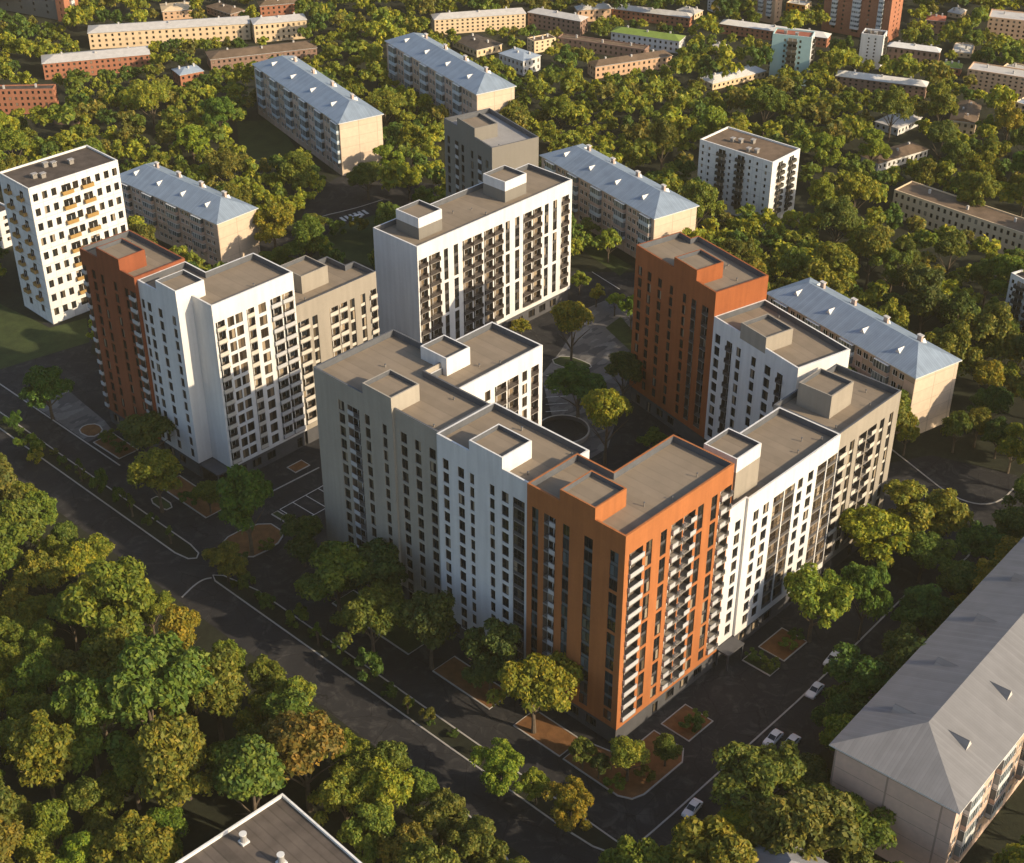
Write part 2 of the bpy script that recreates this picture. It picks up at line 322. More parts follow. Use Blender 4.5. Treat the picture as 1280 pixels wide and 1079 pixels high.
# ------------------------------------------------------------------ window and balcony units (x across, outward = -y, z up from the unit's foot)
UNITS = {}
def unit(kind, w, h):
    key = (kind, round(w, 1), round(h, 1)); w, h = key[1], key[2]
    if key in UNITS: return UNITS[key]
    b = MB(); x0, x1 = -w / 2, w / 2
    if kind.startswith('win'):
        fm = 'wframe' if 'white' in kind else 'frame'
        gm = 'glasswarm' if 'warm' in kind else ('glassblue' if 'blue' in kind else 'glass')
        n = 1 if w < 1.0 else (2 if w < 2.2 else 3)
        t = 0.09 if 'white' in kind else 0.07
        for i in range(n):
            a = x0 + w * i / n; c = x0 + w * (i + 1) / n
            b.face([(a, 0, 0), (c, 0, 0), (c, 0, h), (a, 0, h)], gm)
        b.box(x0, x1, -0.07, 0.0, h - t, h, fm); b.box(x0, x1, -0.07, 0.0, 0, t, fm)
        for i in range(n + 1):
            c = min(max(x0 + w * i / n, x0 + t / 2), x1 - t / 2); b.box(c - t / 2, c + t / 2, -0.065, 0.0, t, h - t, fm)
        if h > 1.5 and 'tall' in kind:
            b.box(x0 + t, x1 - t, -0.06, 0.0, h * 0.62, h * 0.62 + t, fm)
    elif kind.startswith('balc'):                 # loggia floor: glazing at the back, slab, railing
        d = 1.15; gm = 'glasswarm' if 'warm' in kind else 'glass'
        rail = 'rail_white' if 'white' in kind else ('palespandrel' if 'pale' in kind else 'rail_dark')
        proud = 0.45 if 'proud' in kind else 0.12
        y = d - 0.08
        nw = max(2, int(w / 1.3))
        for i in range(nw):
            a = x0 + 0.15 + (w - 0.3) * i / nw + 0.07; c = x0 + 0.15 + (w - 0.3) * (i + 1) / nw - 0.07
            lo = 0.2 if i % 2 == 0 else 0.85
            b.face([(a, y, lo), (c, y, lo), (c, y, h - 0.55), (a, y, h - 0.55)], gm)
            b.box(a - 0.06, a, y - 0.05, y, lo, h - 0.5, 'wframe'); b.box(c, c + 0.06, y - 0.05, y, lo, h - 0.5, 'wframe')
        b.box(x0 + 0.01, x1 - 0.01, -proud, d - 0.02, 0.0, 0.16, 'slab')
        yy = -proud + 0.03
        if rail in ('rail_white', 'palespandrel'):
            xa, xb = (x0 + 0.03, x1 - 0.03)
            if 'lefthalf' in kind: xb = x0 + w * 0.52
            if 'righthalf' in kind: xa = x0 + w * 0.48
            b.box(xa, xb, yy - 0.05, yy + 0.03, 0.22, 0.98, rail)
            b.box(xa - 0.01, xb + 0.01, yy - 0.06, yy + 0.05, 1.02, 1.1, rail)
            if 'half' in kind: b.box(x0 + 0.03, x1 - 0.03, yy - 0.02, yy + 0.02, 1.0, 1.05, 'frame'); b.box(x0 + 0.03, x1 - 0.03, yy - 0.02, yy + 0.02, 0.5, 0.55, 'frame')
            if proud > 0.3:
                for sx in (x0 + 0.04, x1 - 0.1): b.box(sx, sx + 0.06, yy, 0.0, 0.22, 0.98, rail)
        else:
            b.box(x0 + 0.03, x1 - 0.03, yy - 0.04, yy + 0.04, 1.02, 1.1, rail); b.box(x0 + 0.03, x1 - 0.03, yy - 0.03, yy + 0.03, 0.2, 0.26, rail)
            nb = max(3, int(w / 0.22))
            for i in range(nb + 1):
                c = x0 + 0.06 + (w - 0.12) * i / nb; b.box(c - 0.035, c + 0.035, yy - 0.02, yy + 0.02, 0.26, 1.02, rail)
            if proud > 0.3:
                for sx in (x0 + 0.04, x1 - 0.1): b.box(sx, sx + 0.06, yy, 0.0, 0.2, 1.08, rail)
    elif kind.startswith('glz'):                  # glazed loggia bay: sill panel, mullions, panes
        gm = 'glasswarm' if 'warm' in kind else 'glass'; pn = 'palespandrel' if 'pale' in kind else 'spandrel'
        n = max(2, int(round(w / 0.95)))
        for i in range(n):
            a = x0 + w * i / n; c = x0 + w * (i + 1) / n
            b.face([(a, 0, 0.75), (c, 0, 0.75), (c, 0, h - 0.12), (a, 0, h - 0.12)], gm)
            b.box(a + 0.02, a + 0.09, -0.06, 0.0, 0.75, h - 0.12, 'frame')
        b.box(x0, x1, -0.09, 0.0, 0.12, 0.75, pn); b.box(x0, x1, -0.14, 0.0, -0.06, 0.12, 'slab')
        b.box(x0, x1, -0.07, 0.0, 1.55, 1.62, 'frame')
    elif kind.startswith('sov'):                  # projecting balcony of an old panel house
        pn = {'sovblue': 'bluebalc', 'sovpink': 'pinkbalc', 'sovdark': 'dkbalc', 'sovochre': 'ochre', 'sovopen': 'steel'}[kind]
        b.box(x0, x1, -0.95, 0.0, 0.0, 0.15, 'slab')
        b.box(x0, x1, -1.0, -0.92, 0.05, 1.05, pn); b.box(x0, x0 + 0.07, -0.92, 0, 0.15, 1.05, pn); b.box(x1 - 0.07, x1, -0.92, 0, 0.15, 1.05, pn)
        if kind in ('sovblue', 'sovpink', 'sovopen'):
            n = max(3, int(w / 0.8))
            for i in range(n):
                a = x0 + w * i / n; c = x0 + w * (i + 1) / n
                b.face([(a, -0.95, 1.05), (c, -0.95, 1.05), (c, -0.95, h - 0.2), (a, -0.95, h - 0.2)], 'glasspale')
                b.box(a, a + 0.08, -0.99, -0.92, 1.05, h - 0.2, 'wframe')
            b.face([(x0, 0, 1.05), (x0, -0.95, 1.05), (x0, -0.95, h - 0.2), (x0, 0, h - 0.2)], 'glasspale')
            b.face([(x1, 0, 1.05), (x1, 0, h - 0.2), (x1, -0.95, h - 0.2), (x1, -0.95, 1.05)], 'glasspale')
            b.box(x0, x1, -1.0, 0.0, h - 0.2, h - 0.1, 'wframe')
        else:
            b.face([(x0 + 0.2, -0.02, 0.3), (x1 - 0.2, -0.02, 0.3), (x1 - 0.2, -0.02, h - 0.7), (x0 + 0.2, -0.02, h - 0.7)], 'glass')
            for c in (x0 + 0.2, 0, x1 - 0.28): b.box(c, c + 0.08, -0.07, -0.02, 0.3, h - 0.7, 'wframe')
    me = b.mesh(('window' if kind.startswith('win') else 'balcony' if not kind.startswith('glz') else 'glazed_loggia'))
    UNITS[key] = me
    return me

PARTNAME = {'win': 'window', 'bal': 'balcony', 'glz': 'glazed_loggia', 'sov': 'balcony'}

class Facade:
    """one wall plane in a thing's local frame: starts at p, runs along d, faces outwards to the right of d"""
    def __init__(s, p, q):
        s.p = np.array(p, float); v = np.array(q, float) - s.p; s.L = float(np.hypot(*v)); s.d = v / s.L
        s.n = np.array([s.d[1], -s.d[0]]); s.rot = math.atan2(s.d[1], s.d[0])
        s.ops = []; s.units = []
    def pt(s, u, z, dep=0.0):
        a = s.p + s.d * u - s.n * dep; return (a[0], a[1], z)
    def opening(s, u0, u1, v0, v1, dep, back=None): s.ops.append((u0, u1, v0, v1, dep, back))
    def put(s, kind, u0, u1, z, h, dep):
        s.units.append((kind, u1 - u0, h, s.pt((u0 + u1) / 2, z, dep), s.rot))
    def wall(s, mb, z0, z1, mat, reveal=None):
        us = sorted({0.0, s.L} | {o[0] for o in s.ops} | {o[1] for o in s.ops})
        for a, b in zip(us, us[1:]):
            if b - a < 1e-6: continue
            m = (a + b) / 2; v = z0
            for o in sorted([o for o in s.ops if o[0] < m < o[1]], key=lambda o: o[2]):
                if o[2] > v + 1e-6: mb.face([s.pt(a, v), s.pt(b, v), s.pt(b, o[2]), s.pt(a, o[2])], mat)
                v = max(v, o[3])
            if z1 > v + 1e-6: mb.face([s.pt(a, v), s.pt(b, v), s.pt(b, z1), s.pt(a, z1)], mat)
        rv = reveal or mat
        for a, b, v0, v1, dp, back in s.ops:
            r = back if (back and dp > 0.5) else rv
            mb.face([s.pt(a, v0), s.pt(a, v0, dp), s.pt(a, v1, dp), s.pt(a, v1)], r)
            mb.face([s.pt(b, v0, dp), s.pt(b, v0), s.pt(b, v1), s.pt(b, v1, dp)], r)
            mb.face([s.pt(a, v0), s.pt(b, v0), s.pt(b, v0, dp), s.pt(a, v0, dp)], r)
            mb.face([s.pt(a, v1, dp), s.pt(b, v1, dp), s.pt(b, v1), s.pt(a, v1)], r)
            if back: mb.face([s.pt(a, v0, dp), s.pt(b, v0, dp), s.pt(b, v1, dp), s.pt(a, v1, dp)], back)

def place_units(root, facades, cap=100):
    """each window and balcony becomes a part; past the cap the farthest ones become one part"""
    W = root.matrix_basis if False else Matrix.Translation(root.location) @ Matrix.Rotation(root.rotation_euler[2], 4, 'Z')
    by = {}
    for f in facades:
        for (kind, w, h, p, rot) in f.units:
            wp = W @ Vector(p)
            by.setdefault(PARTNAME[kind[:3]], []).append((px(wp)[2], kind, w, h, p, rot))
    for name, L in by.items():
        L.sort(key=lambda t: -t[0])
        for (_, kind, w, h, p, rot) in L[:cap]:
            o = link(name, unit(kind, w, h), root); o.location = p; o.rotation_euler = (0, 0, rot)
        rest = L[cap:]
        if rest:
            b = MB()
            for (_, kind, w, h, p, rot) in rest:
                me = unit(kind, w, h); T = Matrix.Translation(p) @ Matrix.Rotation(rot, 4, 'Z'); i0 = len(b.v)
                b.v.extend([tuple(T @ v.co) for v in me.vertices])
                names = [m.name for m in me.materials]
                for pl in me.polygons:
                    key = next(k for k, v in M.items() if v.name == names[pl.material_index])
                    b.f.append(tuple(i0 + j for j in pl.vertices)); b.m.append(b.mi(key))
            o = b.build(name, root); o['kind'] = 'stuff'

def columns(f, spec, base, top, pitch, n, along=None):
    """spec: list of (kind, c0, c1[, option]); c are distances along the facade"""
    zt = [top - pitch * k for k in range(n)]
    for c in spec:
        kind, a, b = c[:3]; opt = c[3] if len(c) > 3 else {}
        a, b = min(a, b), max(a, b)
        a = max(a, 0.12); b = min(b, f.L - 0.12)
        wk = opt.get('k', 'win'); hw = opt.get('h', 2.25); n0 = opt.get('from', 0); n1 = n - opt.get('skip', 0)
        if kind == 'W':
            for k in range(n0, n1):
                z = zt[k] - hw; f.opening(a, b, z, zt[k], 0.3); f.put(wk, a, b, z, hw, 0.24)
        elif kind in 'SP':                         # strip of windows with spandrel panels between, in groups of g floors
            g = opt.get('g', 2 if kind == 'S' else 99); k = n0
            while k < n1:
                e = min(k + g, n1); v0 = zt[e - 1] - hw; v1 = zt[k]
                f.opening(a, b, v0, v1, 0.22, opt.get('mat', 'spandrel' if kind == 'S' else 'palespandrel'))
                for j in range(k, e): f.put(wk, a, b, zt[j] - hw, hw, 0.14)
                k = e
        elif kind == 'L':                          # deep open loggias, one balcony each floor
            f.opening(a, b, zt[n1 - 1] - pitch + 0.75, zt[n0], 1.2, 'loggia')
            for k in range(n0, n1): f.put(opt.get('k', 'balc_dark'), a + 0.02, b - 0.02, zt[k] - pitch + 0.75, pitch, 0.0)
        elif kind == 'G':
            f.opening(a, b, zt[n1 - 1] - pitch + 0.75, zt[n0], 0.35, 'loggia')
            for k in range(n0, n1): f.put(opt.get('k', 'glz'), a, b, zt[k] - pitch + 0.75, pitch, 0.2)

def inset(poly, d):
    """inward offset of a CCW polygon"""
    out = []; n = len(poly)
    for i in range(n):
        p0, p1, p2 = (np.array(poly[(i + k) % n], float) for k in (-1, 0, 1))
        e1 = (p1 - p0) / np.hypot(*(p1 - p0)); e2 = (p2 - p1) / np.hypot(*(p2 - p1))
        n1 = np.array([-e1[1], e1[0]]); n2 = np.array([-e2[1], e2[0]])
        k = 1 + n1 @ n2
        out.append(p1 + (n1 + n2) * d / k if k > 1e-3 else p1 + n1 * d)
    return out

def ring(mb, outer, inner, z, mat):
    n = len(outer)
    for i in range(n):
        a, b, c, d = outer[i], outer[(i + 1) % n], inner[(i + 1) % n], inner[i]
        mb.face([(a[0], a[1], z), (b[0], b[1], z), (c[0], c[1], z), (d[0], d[1], z)], mat)

def skirt(mb, poly, z0, z1, mat, inward=False):
    n = len(poly)
    for i in range(n):
        a, b = poly[i], poly[(i + 1) % n]
        if inward: a, b = b, a
        mb.face([(a[0], a[1], z0), (b[0], b[1], z0), (b[0], b[1], z1), (a[0], a[1], z1)], mat)

def roof_box(root, x0, x1, y0, y1, zf, zt, mat, lower=None, zs=None, overhang=0.0, roofm='roof'):
    b = MB(); P = [(x0, y0), (x1, y0), (x1, y1), (x0, y1)]; I = inset(P, 0.3)
    zb = zs if lower else zf
    skirt(b, P, zb, zt, mat); ring(b, P, I, zt, mat); skirt(b, I, zt - 0.9, zt, 'slate', True)
    b.face([(p[0], p[1], zt - 0.9) for p in I], roofm)
    if lower:
        Q = inset(P, 0.02 + overhang); skirt(b, Q, zf, zs, lower)
        if overhang: ring(b, P, Q, zs, lower)
    # access door on the long side away from the parapet
    b.box(x1 + (-0.02 if lower and overhang else 0.0) - overhang, x1 + 0.05 - overhang, (y0 + y1) / 2 - 0.5, (y0 + y1) / 2 + 0.5, zf + 0.1, zf + 2.0, 'frame')
    return b.build('roof_stairwell', root)

def block(name, label, poly, z1, mat, facades, top, n, base_h=4.0, origin=(0, 0), rot=0.0, pitch=2.87, boxes=(), roofm='roof', parapet=1.35, cat='apartment block', shop=None, vents=3):
    """a section of the new housing: walls with openings, plinth storey, parapet, flat roof, roof boxes"""
    root = empty(name, (origin[0], origin[1], 0), rot)
    tag(root, label, cat, 'sections of the new apartment complex')
    w = MB(); fs = []
    for i in range(len(poly)):
        f = Facade(poly[i], poly[(i + 1) % len(poly)])
        if i in facades:
            columns(f, facades[i], base_h, top, pitch, n)
        f.wall(w, base_h, z1, mat); fs.append(f)
    w.face([(p[0], p[1], base_h) for p in poly[::-1]], 'base')
    w.build('wall', root)
    pin = inset(poly, 0.38); p = MB()
    cap = 'slate' if mat in ('grey', 'darkgrey', 'stonegrey') else mat
    ring(p, poly, pin, z1 + 0.003, cap); skirt(p, pin, z1 - parapet, z1, 'slate', True)
    p.build('parapet', root)
    r = MB(); zf = z1 - parapet + 0.02
    r.face([(q[0], q[1], zf) for q in pin], roofm); ro = r.build('roof', root)
    # plinth storey, set back a little, with shop windows
    b = MB(); pb = inset(poly, 0.35); bf = []
    for i in range(len(pb)):
        f = Facade(pb[i], pb[(i + 1) % len(pb)]); u = 1.6
        while u + 2.6 < f.L:
            k = int(u * 7 + i) % 4
            if k == 0: f.opening(u + 0.4, u + 1.9, 0.05, 2.7, 0.5); f.put('win_tall', u + 0.4, u + 1.9, 0.05, 2.65, 0.4)
            elif k in (1, 2): f.opening(u, u + 2.4, 0.9, 3.0, 0.4); f.put('win', u, u + 2.4, 0.9, 2.1, 0.32)
            u += 4.1
        f.wall(b, 0.0, base_h, 'base'); bf.append(f)
    b.build('plinth', root)
    for bx in boxes: roof_box(root, *bx[:4], zf, *bx[4:])
    xs = [q[0] for q in poly]; ys = [q[1] for q in poly]
    for k in range(vents):
        for _ in range(30):
            x = rnd.uniform(min(xs) + 1.5, max(xs) - 1.5); y = rnd.uniform(min(ys) + 1.5, max(ys) - 1.5)
            if inside((x, y), inset(poly, 1.2)) and not any(bx[0] - 1 < x < bx[1] + 1 and bx[2] - 1 < y < bx[3] + 1 for bx in boxes): break
        else: continue
        v = MB(); h = rnd.choice((0.45, 0.6, 0.8)); s = rnd.uniform(0.15, 0.26)
        v.tube([(x, y, zf - 0.01), (x, y, zf + h)], [s * 0.6, s * 0.6], 'slab', 8); v.tube([(x, y, zf + h), (x, y, zf + h + 0.12)], [s, s * 0.8], 'slate', 8)
        v.build('roof_vent', ro)
    place_units(root, fs + bf)
    return root

def inside(p, poly):
    x, y = p[0], p[1]; c = False; n = len(poly); j = n - 1
    for i in range(n):
        xi, yi = poly[i][0], poly[i][1]; xj, yj = poly[j][0], poly[j][1]
        if (yi > y) != (yj > y) and x < (xj - xi) * (y - yi) / (yj - yi) + xi: c = not c
        j = i
    return c

FOOT = []          # footprints trees keep clear of

def left(Y1, spec):            # facade on a -x face that starts at y = Y1 and runs down: turn y coordinates into distances
    return [(s[0], Y1 - s[1], Y1 - s[2], *s[3:]) for s in spec]
def front(X0, spec):
    return [(s[0], s[1] - X0, s[2] - X0, *s[3:]) for s in spec]
def fp(poly, origin=(0, 0), rot=0.0, grow=2.5):
    c, s = math.cos(rot), math.sin(rot)
    FOOT.append([(origin[0] + q[0] * c - q[1] * s, origin[1] + q[0] * s + q[1] * c) for q in inset(poly, -grow)])

wb = dict(k='balc_white_proud'); db = dict(k='balc_dark_proud_warm'); wwarm = dict(k='win_warm')
# --- front group
P = [(0, 0), (28.7, 0), (28.7, 13.3), (12.6, 13.3), (12.6, 21.55), (0, 21.55)]; fp(P)
block('orange_block', 'bright orange corner apartment block with white balcony rails facing the street junction', P, 46.0, 'orange', {
    0: front(0, [('L', 1.1, 4.6, wb), ('S', 5.4, 7.0, dict(g=2)), ('S', 9.2, 10.8, dict(g=2)), ('L', 12.0, 15.0, dict(k='balc_white_proud_lefthalf')), ('L', 15.3, 18.4, dict(k='balc_white_proud_righthalf')), ('S', 19.1, 20.7, dict(g=2)), ('S', 22.9, 24.5, dict(g=2)), ('L', 25.3, 28.5, dict(k='balc_white_proud_lefthalf'))]),
    5: left(21.55, [('S', 20.4, 18.9, dict(g=99, mat='bluespandrel', k='win_blue')), ('L', 17.6, 15.0, dict(k='balc_white_righthalf')), ('S', 13.4, 11.9, dict(g=99, mat='bluespandrel', k='win_blue')), ('S', 8.7, 6.8, dict(g=99, mat='bluespandrel', k='win_blue')), ('S', 3.1, 1.3, dict(g=3, mat='bluespandrel', k='win_blue'))]),
    }, 41.85, 13, boxes=[(-0.02, 7.8, 6.5, 14.2, 48.3, 'orange')])
P = [(1.2, 21.6), (15.9, 21.6), (15.9, 44.7), (1.2, 44.7)]; fp(P)
block('white_block', 'white apartment block standing in the shade between the taupe and the bright orange blocks', P, 45.0, 'white', {
    3: left(44.7, [('W', 43.3, 41.8), ('W', 39.5, 37.9), ('W', 36.5, 35.4), ('W', 31.6, 30.4), ('W', 28.7, 27.0), ('G', 26.0, 23.2)])},
    40.5, 13, boxes=[(1.18, 8.6, 28.5, 36.5, 47.3, 'white')], pitch=2.9)
P = [(1.7, 44.75), (14.9, 44.75), (14.9, 56.4), (1.7, 56.4)]; fp(P)
P2 = [(1.2, 56.4), (14.9, 56.4), (14.9, 62.0), (21.8, 62.0), (21.8, 78.5), (1.2, 78.5)]; fp(P2)
P = [(1.7, 44.75), (14.9, 44.75), (14.9, 62.0), (21.8, 62.0), (21.8, 78.5), (1.2, 78.5), (1.2, 56.4), (1.7, 56.4)]
block('taupe_block', 'long taupe apartment block with a dark balcony stripe, near end of the street front', P, 45.0, 'stonegrey', {
    5: left(78.5, [('W', 71.7, 70.0), ('L', 69.0, 65.7, dict(k='balc_white_lefthalf')), ('W', 64.2, 62.8), ('W', 59.3, 58.1)]),
    7: left(56.4, [('W', 54.9, 53.2), ('W', 51.1, 49.5), ('W', 47.3, 45.6)])},
    40.7, 13, boxes=[(1.18, 8.2, 56.45, 64.3, 47.3, 'stonegrey')], pitch=2.9)
P = [(21.9, 53.8), (38.8, 53.8), (38.8, 67.7), (21.9, 67.7)]; fp(P)
P = [(15.0, 53.8), (38.8, 53.8), (38.8, 67.7), (21.9, 67.7), (21.9, 61.9), (15.0, 61.9)]
block('white_wing', 'white wing with brown loggias projecting into the courtyard behind the taupe block', P, 44.0, 'white', {
    0: front(15.0, [('W', 22.6, 24.1, wwarm), ('L', 25.3, 28.5, dict(k='balc_dark_warm')), ('L', 28.8, 31.9, dict(k='balc_dark_warm')), ('W', 33.0, 34.4, wwarm), ('L', 35.5, 37.7, dict(k='balc_dark_warm'))])},
    40.2, 12, boxes=[(19.0, 25.3, 60.4, 67.6, 46.5, 'white')], pitch=2.95)
P = [(28.75, 0.6), (34.4, 0.6), (34.4, 0.1), (63.6, 0.1), (63.6, 14.2), (28.75, 14.2)]; fp(P)
block('low_white_block', 'low sunlit white apartment block with brown glazed loggias beside the bright orange block', P, 35.6, 'white', {
    0: front(28.75, [('W', 31.7, 33.3)]),
    2: front(34.4, [('W', 36.5, 38.1), ('W', 39.5, 41.2), ('G', 42.6, 45.9, dict(k='glz_warm')), ('G', 46.2, 49.4, dict(k='glz_warm')), ('W', 50.4, 52.0), ('W', 53.7, 55.4), ('G', 56.7, 59.8, dict(k='glz_warm')), ('G', 60.1, 63.4, dict(k='glz_warm'))])},
    31.6, 9, boxes=[(33.2, 40.4, 2.5, 9.8, 43.5, 'white', 'grey', 40.6)], pitch=3.0)
P = [(63.65, 0.3), (85.4, 0.3), (85.4, 15.5), (63.65, 15.5)]; fp(P)
block('low_taupe_block', 'low sunlit taupe apartment block with white balconies beyond the low white block', P, 35.6, 'grey', {
    0: front(63.65, [('L', 64.0, 66.6, dict(k='balc_pale_proud')), ('P', 68.0, 69.6), ('L', 71.0, 73.9, dict(k='balc_pale_lefthalf')), ('L', 74.2, 77.4, dict(k='balc_pale_righthalf')), ('P', 78.7, 80.3), ('P', 82.1, 83.5)])},
    31.6, 9, boxes=[(68.4, 76.0, 5.8, 13.4, 39.4, 'grey')], pitch=3.0)
# --- left group
P = [(-1.0, 134.4), (12.0, 134.4), (12.0, 155.2), (-1.0, 155.2)]; fp(P)
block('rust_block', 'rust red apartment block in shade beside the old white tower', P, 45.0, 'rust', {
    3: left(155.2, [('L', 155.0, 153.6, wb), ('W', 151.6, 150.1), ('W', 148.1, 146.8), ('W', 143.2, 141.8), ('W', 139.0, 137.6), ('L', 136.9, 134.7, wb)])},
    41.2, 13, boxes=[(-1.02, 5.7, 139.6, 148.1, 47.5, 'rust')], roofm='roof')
P = [(-0.3, 120.3), (3.4, 120.3), (3.4, 113.5), (24.8, 113.5), (24.8, 127.0), (12.0, 127.0), (12.0, 134.35), (-0.3, 134.35)]; fp(P)
block('tall_white_block', 'tall white apartment block with gridded windows between the rust red block and taupe wing', P, 44.3, 'white', {
    7: left(134.35, [('W', 134.0, 132.8), ('W', 131.9, 130.4), ('W', 127.9, 126.4), ('W', 122.9, 121.6)]),
    2: front(3.4, [('L', 3.9, 6.2, dict(k='balc_pale_proud')), ('W', 6.9, 8.6, wwarm), ('W', 8.95, 10.8, wwarm), ('L', 11.9, 13.9, dict(k='balc_pale_warm')), ('W', 15.0, 17.0, wwarm), ('L', 18.2, 21.0, wb), ('L', 21.3, 24.3, wb)])},
    40.1, 12, boxes=[(-0.32, 6.9, 120.32, 127.4, 46.6, 'white')], pitch=3.0)
P = [(24.85, 113.5), (48.0, 113.5), (48.0, 121.0), (45.4, 121.0), (45.4, 127.4), (24.85, 127.4)]; fp(P)
block('taupe_wing', 'low taupe wing with white window grid at the end of the tall white block', P, 36.0, 'grey', {
    0: front(24.85, [('L', 24.95, 28.0, dict(k='balc_pale_proud')), ('P', 29.0, 30.5), ('L', 34.0, 36.4, dict(k='balc_pale_warm')), ('L', 36.7, 39.1, dict(k='balc_pale_warm')), ('P', 39.9, 41.3), ('P', 43.1, 44.5), ('L', 45.8, 47.8, dict(k='balc_pale_proud'))])},
    31.8, 9, boxes=[(31.0, 38.6, 118.9, 126.5, 39.0, 'grey')], pitch=3.0)
# --- back group
P = [(64.0, 117.0), (118.6, 117.0), (118.6, 132.4), (64.0, 132.4)]; fp(P)
block('wide_white_block', 'wide white apartment block with brown balcony stripes at the back of the courtyard', P, 35.3, 'white', {
    0: front(64.0, [('L', 64.4, 67.1, db), ('L', 67.7, 71.3, db), ('S', 72.6, 74.0, dict(g=3)), ('S', 75.9, 77.4, dict(g=3)), ('L', 78.9, 82.0, db), ('L', 82.4, 85.5, db), ('L', 86.3, 89.3, db), ('L', 89.7, 92.8, db), ('S', 93.9, 95.4, dict(g=3)), ('S', 97.3, 98.9, dict(g=3)), ('L', 100.3, 103.4, db), ('L', 103.8, 107.0, db), ('S', 108.2, 109.7, dict(g=3)), ('S', 111.4, 112.9, dict(g=3)), ('L', 114.6, 117.4, db)])},
    31.6, 9, boxes=[(68.8, 76.5, 121.4, 129.3, 39.5, 'white', 'darkgrey', 37.0), (98.4, 106.2, 121.5, 129.2, 39.5, 'white', 'darkgrey', 37.0)], pitch=3.0)
TR = R(-13.0)
P = [(0, 0), (14.9, 0), (14.9, 25.8), (0, 25.8)]; fp(P, (119.1, 146.3), R(-14.3))
block('grey_block', 'dark grey apartment block behind the wide white block', P, 35.5, 'darkgrey', {
    3: [('W', 1.5, 3.0), ('L', 6.0, 7.8, dict(k='balc_white')), ('W', 9.3, 10.8), ('W', 14.6, 15.8), ('L', 18.4, 20.4, dict(k='balc_white')), ('W', 22.4, 23.8)]},
    31.0, 9, origin=(119.1, 146.3), rot=R(-14.3), boxes=[(-0.02, 7.3, 9.0, 18.5, 38.0, 'darkgrey')], roofm='roofgrey', pitch=3.0)
# --- right group (turned)
P = [(0, 0), (14.7, 0), (14.7, 26.5), (12.0, 28.0), (0, 28.0)]
P = [(0, 0), (14.8, 0), (14.8, 24.0), (12.6, 24.0), (12.6, 28.0), (0, 28.0)]; fp(P, (84.8, 46.0), TR)
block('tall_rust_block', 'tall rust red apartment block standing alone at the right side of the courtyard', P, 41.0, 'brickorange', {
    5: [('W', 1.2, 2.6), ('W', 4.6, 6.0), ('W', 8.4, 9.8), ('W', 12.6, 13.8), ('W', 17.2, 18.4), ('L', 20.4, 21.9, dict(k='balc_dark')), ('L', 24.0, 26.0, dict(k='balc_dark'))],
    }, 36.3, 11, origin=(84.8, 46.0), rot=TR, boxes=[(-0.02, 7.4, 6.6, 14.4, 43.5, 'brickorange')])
P = [(0, -26.5), (14.4, -26.5), (14.4, -0.05), (0, -0.05)]; fp(P, (84.8, 46.0), TR)
block('turned_white_block', 'white apartment block in shade attached to the tall rust red block', P, 35.3, 'white', {
    3: [('W', 0.8, 2.5), ('L', 4.6, 6.4, dict(k='balc_dark_proud')), ('W', 7.8, 9.2), ('W', 12.6, 14.0), ('W', 16.8, 18.6), ('L', 20.6, 22.3, dict(k='balc_dark_proud'))]},
    31.6, 9, origin=(84.8, 46.0), rot=TR, boxes=[(-0.02, 7.4, -16.5, -8.6, 37.7, 'grey')], pitch=3.0)

# ------------------------------------------------------------------ older houses
def eave_height(x, y, h):
    g = at(x, y + h, 0); lo, hi = 0.0, 90.0
    for _ in range(50):
        z = (lo + hi) / 2
        if px((g[0], g[1], z))[1] > y: lo = z
        else: hi = z
    return (lo + hi) / 2

def frame_of(p0, p1, p2, H, ext=None):
    a, b, c = at(*p0, H)[:2], at(*p1, H)[:2], at(*p2, H)[:2]
    v1, v2 = b - a, c - a
    if v1[0] * v2[1] - v1[1] * v2[0] < 0: v1, v2 = v2, v1        # v1 = local x (to the right), v2 = local y
    L1, L2 = np.hypot(*v1), np.hypot(*v2)
    if L1 >= L2:
        d = v1 / L1; W, L = L1, abs(d[0] * v2[1] - d[1] * v2[0])
    else:
        e = v2 / L2; d = np.array([e[1], -e[0]]); L = L2; W = abs(v1 @ d)
    return a, math.atan2(d[1], d[0]), W, L

